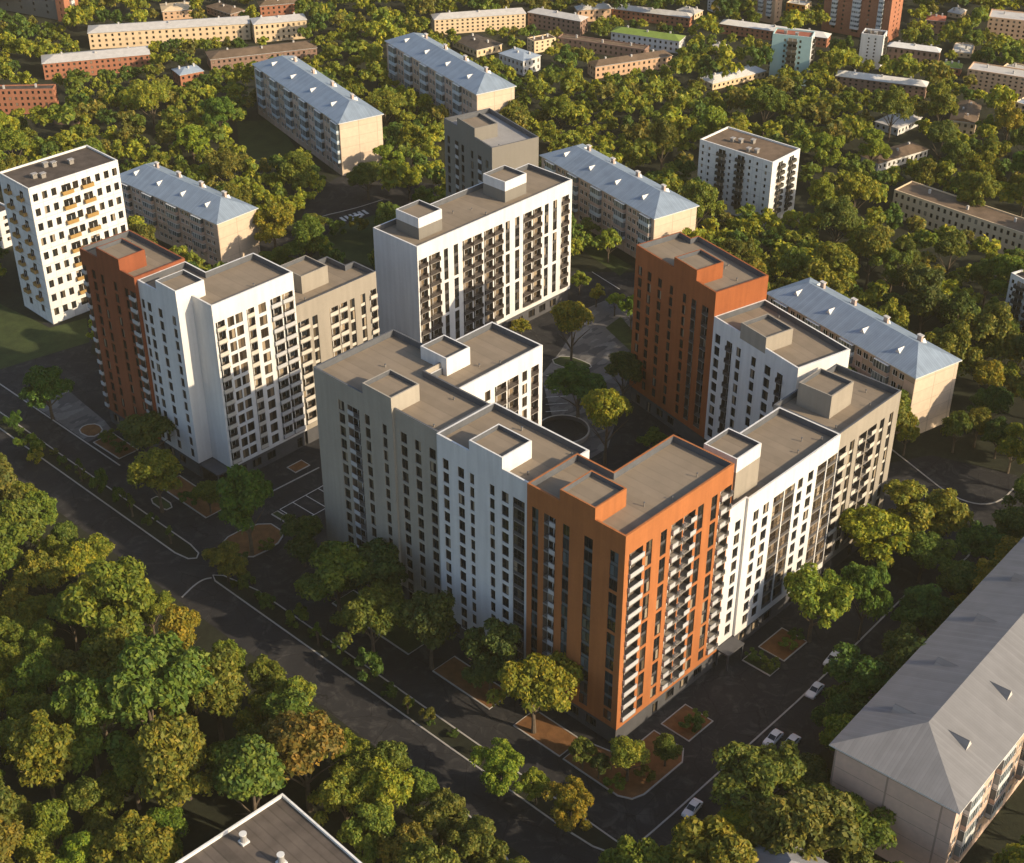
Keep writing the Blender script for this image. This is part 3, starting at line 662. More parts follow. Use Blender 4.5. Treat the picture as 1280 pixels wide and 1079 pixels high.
def hip_roof(W, L, H, rh, m1, m2, oh=0.5, gable=False, hipin=None, thick=0.25):
    """returns MB; ridge runs along the longer side; m1 covers the long slopes, m2 the short ones"""
    b = MB(); x0, x1, y0, y1 = -oh, W + oh, -oh, L + oh
    z0, zt = H + 0.02, H + 0.02 + thick
    for q in (((x0, y0), (x1, y0)), ((x1, y0), (x1, y1)), ((x1, y1), (x0, y1)), ((x0, y1), (x0, y0))):
        (ax, ay), (bx, by) = q
        b.face([(ax, ay, z0), (bx, by, z0), (bx, by, zt), (ax, ay, zt)], 'steel')
    b.face([(x0, y0, z0), (x0, y1, z0), (x1, y1, z0), (x1, y0, z0)], 'steel')
    z2 = zt + rh
    if L >= W:
        k = 0.0 if gable else (hipin if hipin is not None else W * 0.5)
        A, B = ((x0 + x1) / 2, y0 + k, z2), ((x0 + x1) / 2, y1 - k, z2)
        b.face([(x0, y1, zt), (x0, y0, zt), A, B], m1); b.face([(x1, y0, zt), (x1, y1, zt), B, A], m1)
        b.face([(x0, y0, zt), (x1, y0, zt), A], m2); b.face([(x1, y1, zt), (x0, y1, zt), B], m2)
    else:
        k = 0.0 if gable else (hipin if hipin is not None else L * 0.5)
        A, B = (x0 + k, (y0 + y1) / 2, z2), (x1 - k, (y0 + y1) / 2, z2)
        b.face([(x0, y0, zt), (x1, y0, zt), B, A], m1); b.face([(x1, y1, zt), (x0, y1, zt), A, B], m1)
        b.face([(x0, y1, zt), (x0, y0, zt), A], m2); b.face([(x1, y0, zt), (x1, y1, zt), B], m2)
    return b

def slab_house(label, p0, p1, p2, H, nf=5, rh=3.6, mats=('panel', 'gable'), m_roof=('mroofy', 'mroofx'), bal='sovblue', side='left', ext=0.0, dorm=4, chim=4, hipin=None, hrow=None, wk='win_white', grow=2.5, oh=0.5, dsc=0.9, dm=('steel', 'steel')):
    o, rot, W, L = frame_of(p0, p1, p2, H)
    if L >= W: L += ext
    else: W += ext
    root = empty('panel_house', (o[0], o[1], 0), rot); tag(root, label, 'apartment house', 'old panel houses around the new complex')
    P = [(0, 0), (W, 0), (W, L), (0, L)]; fp(P, o, rot, grow)
    w = MB(); fs = [Facade(P[i], P[(i + 1) % 4]) for i in range(4)]
    fh = (H - 1.2) / nf; wh = fh * 0.52; longs = (3, 1) if L >= W else (0, 2)
    bl = [bal] if isinstance(bal, str) else bal
    for i in longs:
        f = fs[i]; u = 1.0; j = 0
        while u + 3.2 < f.L:
            isb = j % 4 == 1
            ww = 4.4 if isb else 1.5
            for k in range(nf):
                z = 1.0 + fh * k
                if isb and k > 0 or (isb and nf < 4): f.put(bl[(j // 4 + k * 3) % len(bl)], u, u + ww, z + 0.1, fh, 0.0)
                else:
                    zz = z + fh * 0.3; a = u + (ww - 1.5) / 2
                    f.opening(a, a + 1.5, zz, zz + wh, 0.2); f.put(wk, a, a + 1.5, zz, wh, 0.14)
            u += ww + (0.55 if not isb else 0.8); j += 1
    for i in range(4):
        fs[i].wall(w, 0, H, mats[0] if i in longs else mats[1])
    w.build('wall', root)
    rf = hip_roof(W, L, H, rh, *m_roof, hipin=hipin, oh=oh)
    ro = rf.build('roof', root)
    # triangular dormer vents on the long slopes, chimneys along the ridge
    lng, wid = (L, W) if L >= W else (W, L)
    zt = H + 0.27; half = wid / 2 + oh
    def loc(s, t): return (s, t) if L >= W else (t, s)       # s across, t along
    for sgn in (-1, 1):
        for k in range(dorm):
            t = lng * (k + 0.75) / (dorm + 0.35); fr = 0.42; hgt = 1.15 * dsc; wd = 0.8 * dsc
            s0 = half * fr - oh if sgn < 0 else wid + oh - half * fr
            z0 = zt + rh * fr; run = hgt / rh * half
            s1 = s0 + run * (-sgn) * 1.0
            d = MB()
            A = (*loc(s0, t - wd), z0); B = (*loc(s0, t + wd), z0); C = (*loc(s0, t), z0 + hgt); D = (*loc(s1, t), z0 + hgt + 0.02)
            d.face([A, B, C], dm[0]); d.face([B, D, C], dm[1]); d.face([A, C, D], dm[1])
            d.build('dormer_vent', ro)
    for k in range(chim):
        t = lng * (k + 0.8) / (chim + 0.6); s = wid * 0.5 + wid * 0.2 * (1 if side == 'left' else -1)
        x, y = loc(s, t); c = MB(); a, bb = (0.35, 0.6) if L >= W else (0.6, 0.35)
        c.box(x - a, x + a, y - bb, y + bb, zt + rh * 0.35, zt + rh + 0.1, 'pinkbalc'); c.box(x - a - 0.15, x + a + 0.15, y - bb - 0.15, y + bb + 0.15, zt + rh + 0.1, zt + rh + 0.3, 'sheet')
        c.build('chimney', ro)
    place_units(root, fs)
    return root

slab_house('blue-roofed panel house at the upper left with pale blue glazed balconies', (424, 155), (477.5, 143.5), (317, 81), 17.5, bal='sovblue')
slab_house('blue-roofed panel house farthest back, behind the dark grey block', (596, 118.5), (643.5, 108.5), (483, 52), 17.5, bal='sovblue')
slab_house('short blue-roofed panel house beside the old white tower', (271.4, 280.5), (321.8, 262), (152.8, 226.7), 14.0, bal='sovpink', ext=4)
slab_house('blue-roofed panel house with pinkish walls behind the courtyard trees', (818, 274), (875, 260), (677, 195), 15.0, bal=['sovblue', 'sovpink'])
slab_house('blue-roofed panel house with plain cream end beside the low taupe block', (1144.5, 473), (1206, 455), (960, 367.5), 16.6, bal=['sovblue', 'sovpink'])
slab_house('big grey-roofed panel house with bare pinkish end wall by the parked cars', (1044.8, 931.6), (1191, 1019), (1278, 681), 18.0, rh=4.2, m_roof=('zinc_y', 'zinc_x'), bal=['sovopen', 'sovpink'], ext=25, dorm=6, chim=0, side='right', grow=1.0, oh=0.8, dsc=1.25, dm=('sheet', 'zinc_y'), mats=('panel', 'gablepink'))

def tower(name, label, p0, p1, p2, H, nf, mat, fa, fb, side=None, roofm='tar', bal='sovdark', group=None, par=0.5, vents=5, wk='win', base='base', cat='apartment tower', ext=0):
    """old flat-roofed tower; fa / fb list the columns of the left (x=0) and right (y=0) faces as fractions"""
    o, rot, W, L = frame_of(p0, p1, p2, H)
    L += ext
    root = empty(name, (o[0], o[1], 0), rot); tag(root, label, cat, group)
    P = [(0, 0), (W, 0), (W, L), (0, L)]; fp(P, o, rot, 2.0)
    fs = [Facade(P[i], P[(i + 1) % 4]) for i in range(4)]; fh = (H - 2.2) / nf; w = MB()
    for f, spec in ((fs[3], fa), (fs[0], fb), (fs[1], fa), (fs[2], fb)):
        for kind, c, ww in spec:
            a = c * f.L - ww / 2; b = a + ww
            for k in range(nf):
                z = 1.2 + fh * k + fh * 0.28; wh = fh * 0.5
                if kind == 'b' and k > 0:
                    f.put(bal, a - 0.3, b + 0.3, z - 0.5, 2.6, 0.0)
                    f.opening(a, b, z + 1.1 - 0.5, z + wh, 0.2); f.put(wk, a, b, z + 0.6, wh - 0.6, 0.14)
                else: f.opening(a, b, z, z + wh, 0.25); f.put(wk, a, b, z, wh, 0.18)
    for i, f in enumerate(fs): f.wall(w, 0.0, H, side if side and i in (0, 2) else mat)
    w.build('wall', root)
    pin = inset(P, 0.35); p = MB(); ring(p, P, pin, H, mat); skirt(p, pin, H - par, H, mat, True); p.build('parapet', root)
    r = MB(); r.face([(q[0], q[1], H - par) for q in pin], roofm); ro = r.build('roof', root)
    for k in range(vents):
        x, y = W * (0.2 + 0.6 * ((k * 0.37) % 1)), L * (0.25 + 0.5 * ((k * 0.61 + .3) % 1)); z = H - par; v = MB()
        v.box(x - 0.6, x + 0.6, y - 0.5, y + 0.5, z, z + 0.9, 'slab'); v.box(x - 0.75, x + 0.75, y - 0.65, y + 0.65, z + 1.15, z + 1.3, 'roofgrey')
        for sx in (-0.5, 0.4): v.box(x + sx, x + sx + 0.1, y - 0.4, y + 0.4, z + 0.9, z + 1.15, 'steel')
        v.build('roof_vent', ro)
    place_units(root, fs)
    return root, o, rot, W, L

tower('white_tower', 'old white panel tower with ochre balconies and dark felt roof', (35, 236), (147, 200), (0, 219), 38.3, 9, 'wpanel',
      [('b', 0.3, 1.7), ('b', 0.72, 1.7)], [('w', .06, 1.4), ('w', .16, 1.4), ('w', .26, 1.4), ('b', .395, 2.6), ('w', .5, 1.6), ('b', .62, 2.6), ('w', .75, 1.4), ('w', .85, 1.4), ('w', .945, 1.4)], bal='sovochre', ext=2)
tower('white_tower', 'old white panel tower with brown felt roof alone among the trees', (966, 203), (998, 185), (875, 174), 20.3, 9, 'wpanel',
      [('w', .05, 0.7), ('w', .14, 0.7), ('b', .32, 2.4), ('w', .43, .7), ('b', .58, 2.4), ('w', .7, 0.7), ('w', .8, 0.7), ('w', .92, 0.7)], [('b', .3, 2.2), ('b', .7, 2.2)], roofm='tar2')
tower('white_tower', 'white panel tower with dark balconies cut off by the right edge of the view', (1304, 362), (1325, 345), (1264, 341), 17.0, 7, 'wpanel',
      [('b', .35, 2.4), ('w', .1, .8), ('b', .75, 2.4)], [('w', .5, 1.0)])
tower('grey_tower', 'grey house at the left edge behind the old white tower', (-6, 268), (12, 258), (-80, 235), 11.0, 4, 'wpanel', [('w', .2, 1.4), ('w', .5, 1.4), ('w', .8, 1.4)], [('w', .5, 1.4)], vents=2)
tower('flat_roofed_house', 'flat-roofed white house with grey vent pipes below the dense lower wood', (330, 1190), (438.5, 1066), (218, 1079), 15.0, 5, 'wpanel', [('w', .2, 1.4), ('w', .5, 1.4), ('w', .8, 1.4)], [('w', .2, 1.4), ('w', .5, 1.4), ('w', .8, 1.4)], roofm='feltstrips', vents=0)

# far towers
tower('mint_tower', 'mint green apartment tower with a stack of dark balconies in the distance', (1015, 47), (1026, 40), (966, 42), eave_height(1015, 47, 61), 8, 'mint', [('w', .33, .8), ('b', .52, 3.0), ('w', .72, .8)], [('b', .5, 1.4)], roofm='roofred', wk='win', bal='sovdark', vents=2, side='white')
tower('white_slab_tower', 'slender white tower with two rows of small windows beside the tall brick tower', (1105, 45), (1114, 39), (1077, 41.5), eave_height(1105, 45, 42), 8, 'white', [('w', .35, .6), ('w', .65, .6)], [('b', .5, 1.2)], vents=2)
tower('brick_tower', 'tallest orange brick tower with white balcony stripes on the horizon', (1121, -40), (1143, -47), (1037, -55), eave_height(1121, -40, 94), 15, 'brick', [('b', .17, 1.6), ('w', .3, .8), ('b', .5, 2.8), ('w', .68, .8), ('b', .86, 1.4)], [('w', .4, .8), ('w', .7, .8)], bal='sovopen')
tower('brick_tower', 'smaller orange brick tower behind the long white-roofed row', (972.5, -30), (984, -34), (946, -35), eave_height(972.5, -30, 60), 10, 'peach', [('b', .35, 1.4), ('b', .75, 1.4)], [('w', .5, .8)], bal='sovopen')
tower('grey_tower', 'grey tower with dark windows cut off by the top left corner', (68, -28), (80, -33), (-30, -45), eave_height(68, -28, 54), 6, 'darkgrey', [('w', .15, 1), ('w', .32, 1), ('w', .5, 1), ('w', .67, 1), ('w', .84, 1)], [('w', .5, 1)])
tower('brick_tower', 'narrow cream and brick tower rising beside the grey corner tower', (75, -26), (92, -34), (68, -29), eave_height(75, -26, 54), 6, 'brick', [('w', .5, .7)], [('b', .5, 1.5)], bal='sovopen')

def house(label, p0, p1, p2, h, roof, wall, nf, wall2=None, rh=1.3, chim=3, name='row_house', ext=0.0, cat='house', pitch_w=2.0, pan=None):
    H = eave_height(*p0, h)
    o, rot, W, L = frame_of(p0, p1, p2, H)
    L = max(L, 3.5); W = max(W, 3.5)
    if W >= L: W += ext
    root = empty(name, (o[0], o[1], 0), rot); tag(root, label, cat, None)
    P = [(0, 0), (W, 0), (W, L), (0, L)]; fp(P, o, rot, 1.5)
    fs = [Facade(P[i], P[(i + 1) % 4]) for i in range(4)]; w = MB(); fh = (H - 0.5) / nf
    for f in (fs[0], fs[3]):
        n = min(24, max(1, int(f.L / pitch_w)))
        for i in range(n):
            a = (i + 0.5) * f.L / n - 0.42
            for k in range(nf):
                z = 0.35 + fh * k + fh * 0.25; f.opening(a, a + 0.84, z, z + fh * 0.5, 0.15); f.put('win', a, a + 0.84, z, fh * 0.5, 0.1)
    for i, f in enumerate(fs): f.wall(w, 0.0, H, (wall2 if wall2 and i in (1, 3) else wall))
    w.build('wall', root)
    kind, rm = roof
    if kind == 'flat':
        r = MB(); pin = inset(P, 0.3); ring(r, P, pin, H, wall); skirt(r, pin, H - 0.35, H, wall, True); r.face([(q[0], q[1], H - 0.35) for q in pin], rm); zr = H - 0.35
        ro = r.build('roof', root)
    else:
        ro = hip_roof(W, L, H, rh, rm, rm, oh=0.3, gable=(kind == 'gable'), thick=0.12).build('roof', root); zr = H + rh * 0.5
        if kind == 'gable':
            g = MB()
            if L >= W: g.face([(0, 0, H), (W, 0, H), (W / 2, 0, H + rh)], wall); g.face([(0, L, H), (W, L, H), (W / 2, L, H + rh)], wall)
            else: g.face([(0, 0, H), (0, L, H), (0, L / 2, H + rh)], wall); g.face([(W, 0, H), (W, L, H), (W, L / 2, H + rh)], wall)
            g.build('gable', root)
    for k in range(chim):
        t = (k + 0.6) / (chim + 0.2); x, y = (W * t, L * (0.5 + 0.12 * (-1) ** k)) if W >= L else (W * (0.5 + 0.12 * (-1) ** k), L * t)
        c = MB(); c.box(x - 0.3, x + 0.3, y - 0.3, y + 0.3, zr - (0.0 if kind == 'flat' else 0.2), zr + 1.2, 'sheet'); c.build('chimney', ro)
    place_units(root, fs, cap=100)
    return root

HS = [
 ('cream house behind the lower peach slab house at the golden edge', (1310, 96), (1325, 90), (1252, 84), 11, ('flat', 'sheet'), 'cream', 2),
 ('small pale-roofed house right of the long brick row', (868, 18), (877, 13), (846, 13), 7, ('hip', 'sheet'), 'cream', 1),
 ('pale grey block at the top edge left of the smaller brick tower', (894, 3), (906, 0), (880, 1), 13, ('flat', 'sheet'), 'wpanel', 3),
 ('tiny low pale house in the wood left of the mint tower', (905, 61), (911, 57), (889, 59), 5, ('hip', 'sheet'), 'peach', 1),
 ('grey-roofed shed at the golden right edge', (1300, 136), (1312, 128), (1268, 127), 9, ('flat', 'roofblue'), 'cream', 1),
 ('long cream row house with pale roof near the top left', (110, 42), (312, 29.5), (86, 34), 20, ('hip', 'sheet'), 'cream', 3),
 ('short cream house at the right-hand end of the long cream row', (317, 31), (383, 25), (306, 24), 23, ('hip', 'sheet'), 'cream', 3),
 ('low brick row house with pale grey roof among trees at upper left', (53, 80), (187, 68), (24, 72), 20, ('hip', 'sheet'), 'brick', 3),
 ('orange brick house with dark flat roof at the left edge', (66, 111), (78, 105), (-60, 113), 31, ('flat', 'tar'), 'brick', 4),
 ('low flat dark outbuilding beside the orange brick house', (66, 146), (97, 149), (47, 139), 9, ('flat', 'tar'), 'brickbrown', 1),
 ('small brick house with blue-grey roof left of the blue-roofed panel house', (225, 94.5), (254, 89), (209, 88), 15, ('hip', 'roofblue'), 'brick', 2),
 ('long house with dark brown roof half hidden behind trees', (263, 75), (396, 60), (250, 66), 14, ('hip', 'tar2'), 'brickbrown', 2),
 ('small orange house with cream hipped roof near the top edge', (203, 15), (240, 12), (193, 6), 11, ('hip', 'cream'), 'peach', 2),
 ('low house with dark roof at the top edge, left of the red brick one', (288, 18), (303, 12), (258, 8), 9, ('hip', 'tar2'), 'brickbrown', 2),
 ('red brick house with dark roof at the top edge behind the cream wing', (325, 8), (372, 4), (318, 3), 13, ('hip', 'tar2'), 'brick', 2),
 ('cream row house with dark dormers behind the farthest blue-roofed panel house', (543, 25), (657, 17), (527, 19), 19, ('hip', 'sheet'), 'cream', 4),
 ('low house with dark roof behind the farthest blue-roofed panel house', (596, 63), (634, 58), (566, 50), 9, ('hip', 'tar'), 'cream', 1),
 ('white two-storey house with light blue hipped roof', (654, 77), (688.5, 74), (624, 67), 18, ('hip', 'roofblue'), 'white', 2),
 ('cream end house joined to the brown brick row', (668, 52), (695, 47), (656, 47.5), 15, ('flat', 'tar2'), 'cream', 3),
 ('brown brick row house behind the dark-roofed peach house', (806, 62), (818, 58), (697, 46.5), 14, ('flat', 'tar2'), 'brickbrown', 2),
 ('peach house with long dark hipped roof in the middle distance', (744.5, 84), (840, 69.5), (721, 79.5), 15, ('hip', 'tar2'), 'peach', 2),
 ('brown brick house with pale roof right of the cream row house', (725.5, 27), (737, 22), (660, 15.5), 18, ('hip', 'sheet'), 'brickbrown', 3),
 ('orange lit house with pale roof at the top middle', (722, 13), (764, 10.5), (713, 9), 15, ('hip', 'sheet'), 'peach', 2),
 ('long brick row with pale roof sloping down towards the right', (862, 22.5), (872, 19), (765, 11), 12, ('hip', 'sheet'), 'brick', 2),
 ('white house with moss green hipped roof', (849, 52), (865, 46.5), (764, 40), 15, ('hip', 'roofgreen'), 'white', 2),
 ('vivid orange house with cream end beside the smaller brick tower', (1007, 7), (1017, 2), (983, 3), 13, ('flat', 'sheet'), 'cream', 2, 'vivid'),
 ('long brick row with white roof behind the mint tower', (1034, 48), (1040, 43), (900, 30), 12, ('hip', 'roofwhite'), 'brick', 2),
 ('low house with white roof and dark skylights left of the mint tower', (891, 105), (957, 89), (876, 97), 8, ('hip', 'roofwhite'), 'cream', 1),
 ('brick row house with white roof right of the white slab tower', (1174, 66), (1178, 62), (1110, 58), 17, ('hip', 'roofwhite'), 'brickbrown', 2),
 ('brick row house with blue panel below the white slab tower', (1157.5, 109), (1163, 103), (1045, 95), 16, ('hip', 'roofwhite'), 'brickbrown', 3),
 ('small red brick house with grey pyramid roof', (1201, 86), (1205, 81), (1176, 83), 9, ('hip', 'roofgreen'), 'brick', 1),
 ('low shed with bright white roof in the sunny upper right wood', (1215, 67.5), (1219, 55), (1190, 64), 6, ('flat', 'roofwhite'), 'cream', 1),
 ('brown brick house with red roof near the top right', (1181, 27), (1185, 21), (1158, 25), 16, ('hip', 'roofred'), 'brickbrown', 3),
 ('small house with white pyramid roof near the top right', (1201, 18), (1208, 13), (1185, 15), 6, ('hip', 'roofwhite'), 'cream', 1),
 ('tall peach slab house in the golden top right corner', (1330, 31), (1345, 22), (1236, 21), 29, ('flat', 'sheet'), 'peach', 5),
 ('peach slab house below the golden top right corner', (1320, 103), (1335, 95), (1210, 86), 26, ('flat', 'sheet'), 'peach', 5),
 ('cream gabled house standing end-on among the golden trees', (1187.5, 150.5), (1219, 157), (1195, 128), 17, ('gable', 'tar2'), 'cream', 2),
 ('small house with pale hipped roof in the right-hand wood', (1123, 161), (1152, 147), (1091, 154), 9, ('hip', 'sheet'), 'white', 1),
 ('long low house with brown roof and white wall in the right-hand wood', (1098, 205), (1160, 187), (1078, 195), 10, ('hip', 'tar2'), 'white', 1),
 ('long flat brown-roofed house running off the right edge', (1290, 295), (1300, 279), (1118, 237), 34, ('flat', 'tar2'), 'cream', 3),
]
for hdef in HS: house(*hdef[:8], **({'wall2': hdef[8]} if len(hdef) > 8 else {}))
# the roof corner at the bottom edge: its far corner is what shows
c = at(967.6, 1041, 15.0); e1 = at(930.6, 1079, 15.0); e2 = at(1028, 1079, 15.0)
d1 = (e1 - c)[:2]; d1 /= np.hypot(*d1); ang = math.atan2(-d1[1], -d1[0])      # ridge direction
Wd, Ld = 40.0, 13.0
ex, ey = np.array([math.cos(ang), math.sin(ang)]), np.array([-math.sin(ang), math.cos(ang)])
oo = c[:2] - ex * Wd - ey * Ld
rt = empty('panel_house', (oo[0], oo[1], 0), ang); tag(rt, 'panel house at the bottom edge, only the far corner of its grey roof showing', 'apartment house', 'old panel houses around the new complex')
P = [(0, 0), (Wd, 0), (Wd, Ld), (0, Ld)]; fp(P, oo, ang, 1.0)
w = MB(); ff = [Facade(P[i], P[(i + 1) % 4]) for i in range(4)]
for i in (0, 2):
    for j in range(9):
        for k in range(4): ff[i].opening(2 + j * 4, 3.6 + j * 4, 2 + k * 3.1, 3.6 + k * 3.1, 0.2); ff[i].put('win_white', 2 + j * 4, 3.6 + j * 4, 2 + k * 3.1, 1.6, 0.14)
for f in ff: f.wall(w, 0, 14.7, 'panel')
w.build('wall', rt); hip_roof(Wd, Ld, 14.7, 4.0, 'zinc_x', 'zinc_y', oh=0.5).build('roof', rt); place_units(rt, ff)

# vent pipes of the flat-roofed house at the bottom
def pipe_on(x, y, z, s=0.5, h=1.8):
    p = at(x, y, z)
    v = MB(); v.box(-s * 1.3, s * 1.3, -s * 1.3, s * 1.3, 0, 0.35, 'steel'); v.tube([(0, 0, 0.3), (0, 0, h)], [s, s], 'roofgrey', 12); v.tube([(0, 0, h), (0, 0, h + 0.12)], [s * 1.2, s * 1.2], 'steel', 12)
    return v, p
flat = next(o for o in COL.objects if o.name.startswith('flat_roofed_house'))
roofo = next(o for o in flat.children if o.name.startswith('roof'))
for (x, y) in ((305, 1053), (352, 1079)):
    v, p = pipe_on(x, y, 14.5); o = v.build('vent_pipe', roofo)
    Wm = Matrix.Translation(flat.location) @ Matrix.Rotation(flat.rotation_euler[2], 4, 'Z')
    o.location = Wm.inverted() @ Vector(p)
#PART2
# ------------------------------------------------------------------ ground, streets, lawns
def sheet(name, pts, z, mat, kind='structure'):
    b = MB(); p = [tuple(q)[:2] for q in pts]
    a = sum(p[i][0] * p[(i + 1) % len(p)][1] - p[(i + 1) % len(p)][0] * p[i][1] for i in range(len(p)))
    if a < 0: p = p[::-1]
    b.face([(q[0], q[1], z) for q in p], mat); o = b.build(name); o['kind'] = kind
    return o
def W(*pts): return [tuple(at(x, y, 0)[:2]) for x, y in pts]
def smooth(pts, closed=False, n=2):
    p = [np.array(q[:2], float) for q in pts]
    for _ in range(n):
        out = [] if closed else [p[0]]
        m = len(p)
        for i in range(m if closed else m - 1):
            a, b = p[i], p[(i + 1) % m]; out += [a * .75 + b * .25, a * .25 + b * .75]
        if not closed: out.append(p[-1])
        p = out
    return [tuple(q) for q in p]
def strip(b, pts, wd, z0, z1, mat, closed=False):
    p = [np.array(q[:2], float) for q in pts]; n = len(p); L = []
    for i in range(n):
        a = p[i - 1] if (closed or i > 0) else p[i]; c = p[(i + 1) % n] if (closed or i < n - 1) else p[i]
        d = c - a; d /= max(np.hypot(*d), 1e-6); k = np.array([-d[1], d[0]]) * wd / 2; L.append((p[i] + k, p[i] - k))
    for i in range(n if closed else n - 1):
        (a, b2), (c, d) = L[i], L[(i + 1) % n]
        b.face([(*b2, z1), (*d, z1), (*c, z1), (*a, z1)], mat)
        b.face([(*a, z0), (*a, z1), (*c, z1), (*c, z0)], mat); b.face([(*b2, z0), (*d, z0), (*d, z1), (*b2, z1)], mat)
def kerb(pts, wd=0.3, h=0.13, closed=False, name='kerb'):
    b = MB(); strip(b, pts, wd, 0.0, h, 'kerb', closed); o = b.build(name); o['kind'] = 'structure'; return o

sheet('ground', [(-2500, -2500), (3500, -2500), (3500, 3500), (-2500, 3500)], 0.0, 'forest')
OPEN = [(-29, -26), (40, -27), (70, -24), (96, -24), (118, -20), (126, -10), (120, 8), (109, 14), (103, 32), (108, 52), (116, 80), (124, 96), (150, 108), (128, 134), (120, 138), (112, 150), (92, 150), (76, 175), (98, 200), (84, 214), (62, 200), (52, 160), (40, 150), (18, 160), (14, 186), (22, 196), (16, 208), (2, 214), (-8, 238), (-29, 240)]
sheet('asphalt_pavement', OPEN, 0.02, 'asphalt')
NOTREE = [OPEN]
for nm, pts in (('lawn', W((0, 380), (62, 410), (108, 398), (112, 428), (0, 462), (-60, 480), (-60, 390))),
                ('lawn', W((296, 152), (345, 150), (374, 192), (340, 205), (300, 196))),
                ('lawn', W((384, 306), (430, 282), (470, 268), (470, 335), (425, 322))),
                ('lawn', W((757, 410), (776, 396), (796, 420), (789, 440))),
                ('lawn', W((700, 280), (790, 333), (775, 345), (715, 305)))):
    sheet(nm, pts, 0.06, 'lawn'); NOTREE.append(pts)
sheet('road', W((395, 238), (432, 216), (470, 222), (560, 232), (560, 262), (500, 255), (470, 268), (430, 282), (384, 306), (368, 286)), 0.035, 'asphalt')
NOTREE.append(W((430, 225), (480, 232), (540, 238), (556, 262), (500, 255), (470, 268), (430, 282), (380, 308), (366, 288)))
kerb(smooth(W((366, 287), (395, 272), (440, 262), (478, 250))))
sheet('courtyard_paving', W((676, 470), (700, 440), (735, 385), (765, 372), (792, 392), (786, 470), (760, 560), (720, 585), (690, 520)), 0.05, 'paving')
sheet('forecourt_paving', [(-9.4, 181), (1, 182), (-0.5, 168), (-1.5, 156.5), (-2.5, 152), (-9.4, 151)], 0.05, 'paving')
# strips of grass between the carriageways, kerbed all round
m1 = [(-20.4, 240), (-20.3, 102), (-19.6, 98.4), (-18.3, 97.3), (-17.0, 98.4), (-16.4, 102), (-16.6, 176), (-17.0, 240)]
m2 = [(-20.2, 88.5), (-19.4, 90.3), (-18.0, 88.6), (-16.2, 80), (-16.2, -16.6), (-17.0, -16.8), (-18.6, -15.4), (-19.7, -12.0), (-20.1, -6)]
for m in (m1, m2):
    sheet('median_grass', m, 0.09, 'forest'); kerb(m, closed=True, name='median_kerb')
kerb(smooth([(-20.1, 89.8), (-21.5, 90.6), (-24, 90.4), (-28, 89)]))
kerb([(-9.8, 190), (-9.8, 137.5)]); kerb([(-11.2, 130), (-11.0, 112)]) if False else None
kerb(smooth([(-16.2, -16.8), (-13, -17.0), (-3, -17.0), (20, -16.6), (35, -16.4), (72, -14.5)], n=1))
kerb(smooth([(-28.3, 20), (-28.6, 8), (-31, -4), (-36, -16)]))
kerb(smooth(W((1112, 560), (1150, 590), (1188, 620), (1222, 632), (1250, 628), (1270, 608), (1290, 585))))
kerb(smooth(W((1165, 628), (1200, 640), (1224, 655), (1218, 690), (1190, 712))))
kerb([(20.6, 104.6), (6.5, 104.9)], name='kerb')
pb = MB()
for i in range(5):
    x = 4.4 + i * 3.6
    strip(pb, [(x, 98.4), (x + 0.2, 91.6)], 0.2, 0.022, 0.04, 'paint')
strip(pb, [(4.4, 98.4), (20.0, 98.6)], 0.2, 0.022, 0.041, 'paint')
strip(pb, [(6, 91.6), (20, 91.6)], 0.2, 0.022, 0.042, 'paint')
cw = W((427, 275), (455, 266))
for k in range(6):
    t = k / 5; p = np.array(cw[0]) * (1 - t) + np.array(cw[1]) * t
    strip(pb, [p + (0.2, -1.6), p + (0.9, 1.6)], 0.9, 0.04, 0.055, 'paint')
for k in range(7):
    a = W((682, 470 + k * 9))[0]; strip(pb, [a, (a[0] + 4.2, a[1] - 3.4)], 0.18, 0.055, 0.07, 'paint')
for a, b2 in ((W((835 - 95, 340)), W((775, 362))),):
    strip(pb, [a[0], b2[0]], 0.18, 0.022, 0.04, 'paint')
o = pb.build('road_markings'); o['kind'] = 'structure'

# flower beds
def bed(label, pts, round_=0, mat='soil'):
    P = smooth(pts, True, round_) if round_ else pts
    c = np.mean(np.array([q[:2] for q in P]), axis=0)
    root = empty('flower_bed', (c[0], c[1], 0)); tag(root, label, 'flower bed', 'kerbed beds around the new complex')
    Q = [(q[0] - c[0], q[1] - c[1]) for q in P]
    a = sum(Q[i][0] * Q[(i + 1) % len(Q)][1] - Q[(i + 1) % len(Q)][0] * Q[i][1] for i in range(len(Q)))
    if a < 0: Q = Q[::-1]
    b = MB(); b.face([(q[0], q[1], 0.14) for q in Q], mat); b.build('soil' if mat == 'soil' else 'turf', root)
    k = MB(); strip(k, Q, 0.28, 0.0, 0.2, 'kerb', True); k.build('kerb', root)
    return root
bed('brown bed at the foot of the white block in shade', [(-8.5, 37.3), (-2.9, 37.3), (-2.9, 22.6), (-8.5, 22.6)])
bed('brown bed under the tree at the foot of the bright orange block', [(-8.5, 16.5), (-2.9, 16.5), (-2.9, 5.5), (-8.5, 5.5)])
bed('rounded corner bed with several small trees below the bright orange corner', [(-8.5, 4.6), (-8.5, -7.8), (-7.4, -10.0), (-5.2, -10.8), (5.2, -10.8), (7.8, -9.0), (7.8, -2.4), (2.0, -2.4), (-1.2, -1.2), (-2.6, 4.6)], 0)
bed('square brown bed with a bush in one corner beside the bright orange block', [(10, -2.3), (16.9, -2.3), (16.9, -8.5), (10, -8.5)])
bed('square brown bed by the entrance of the low white block', [(39, -2.6), (46.6, -2.6), (46.6, -8.4), (39, -8.4)])
bed('narrow green planted bed by the entrance of the low white block', [(33.8, -2.6), (36.6, -2.6), (36.6, -8.9), (33.8, -8.9)], 0, 'lawn')
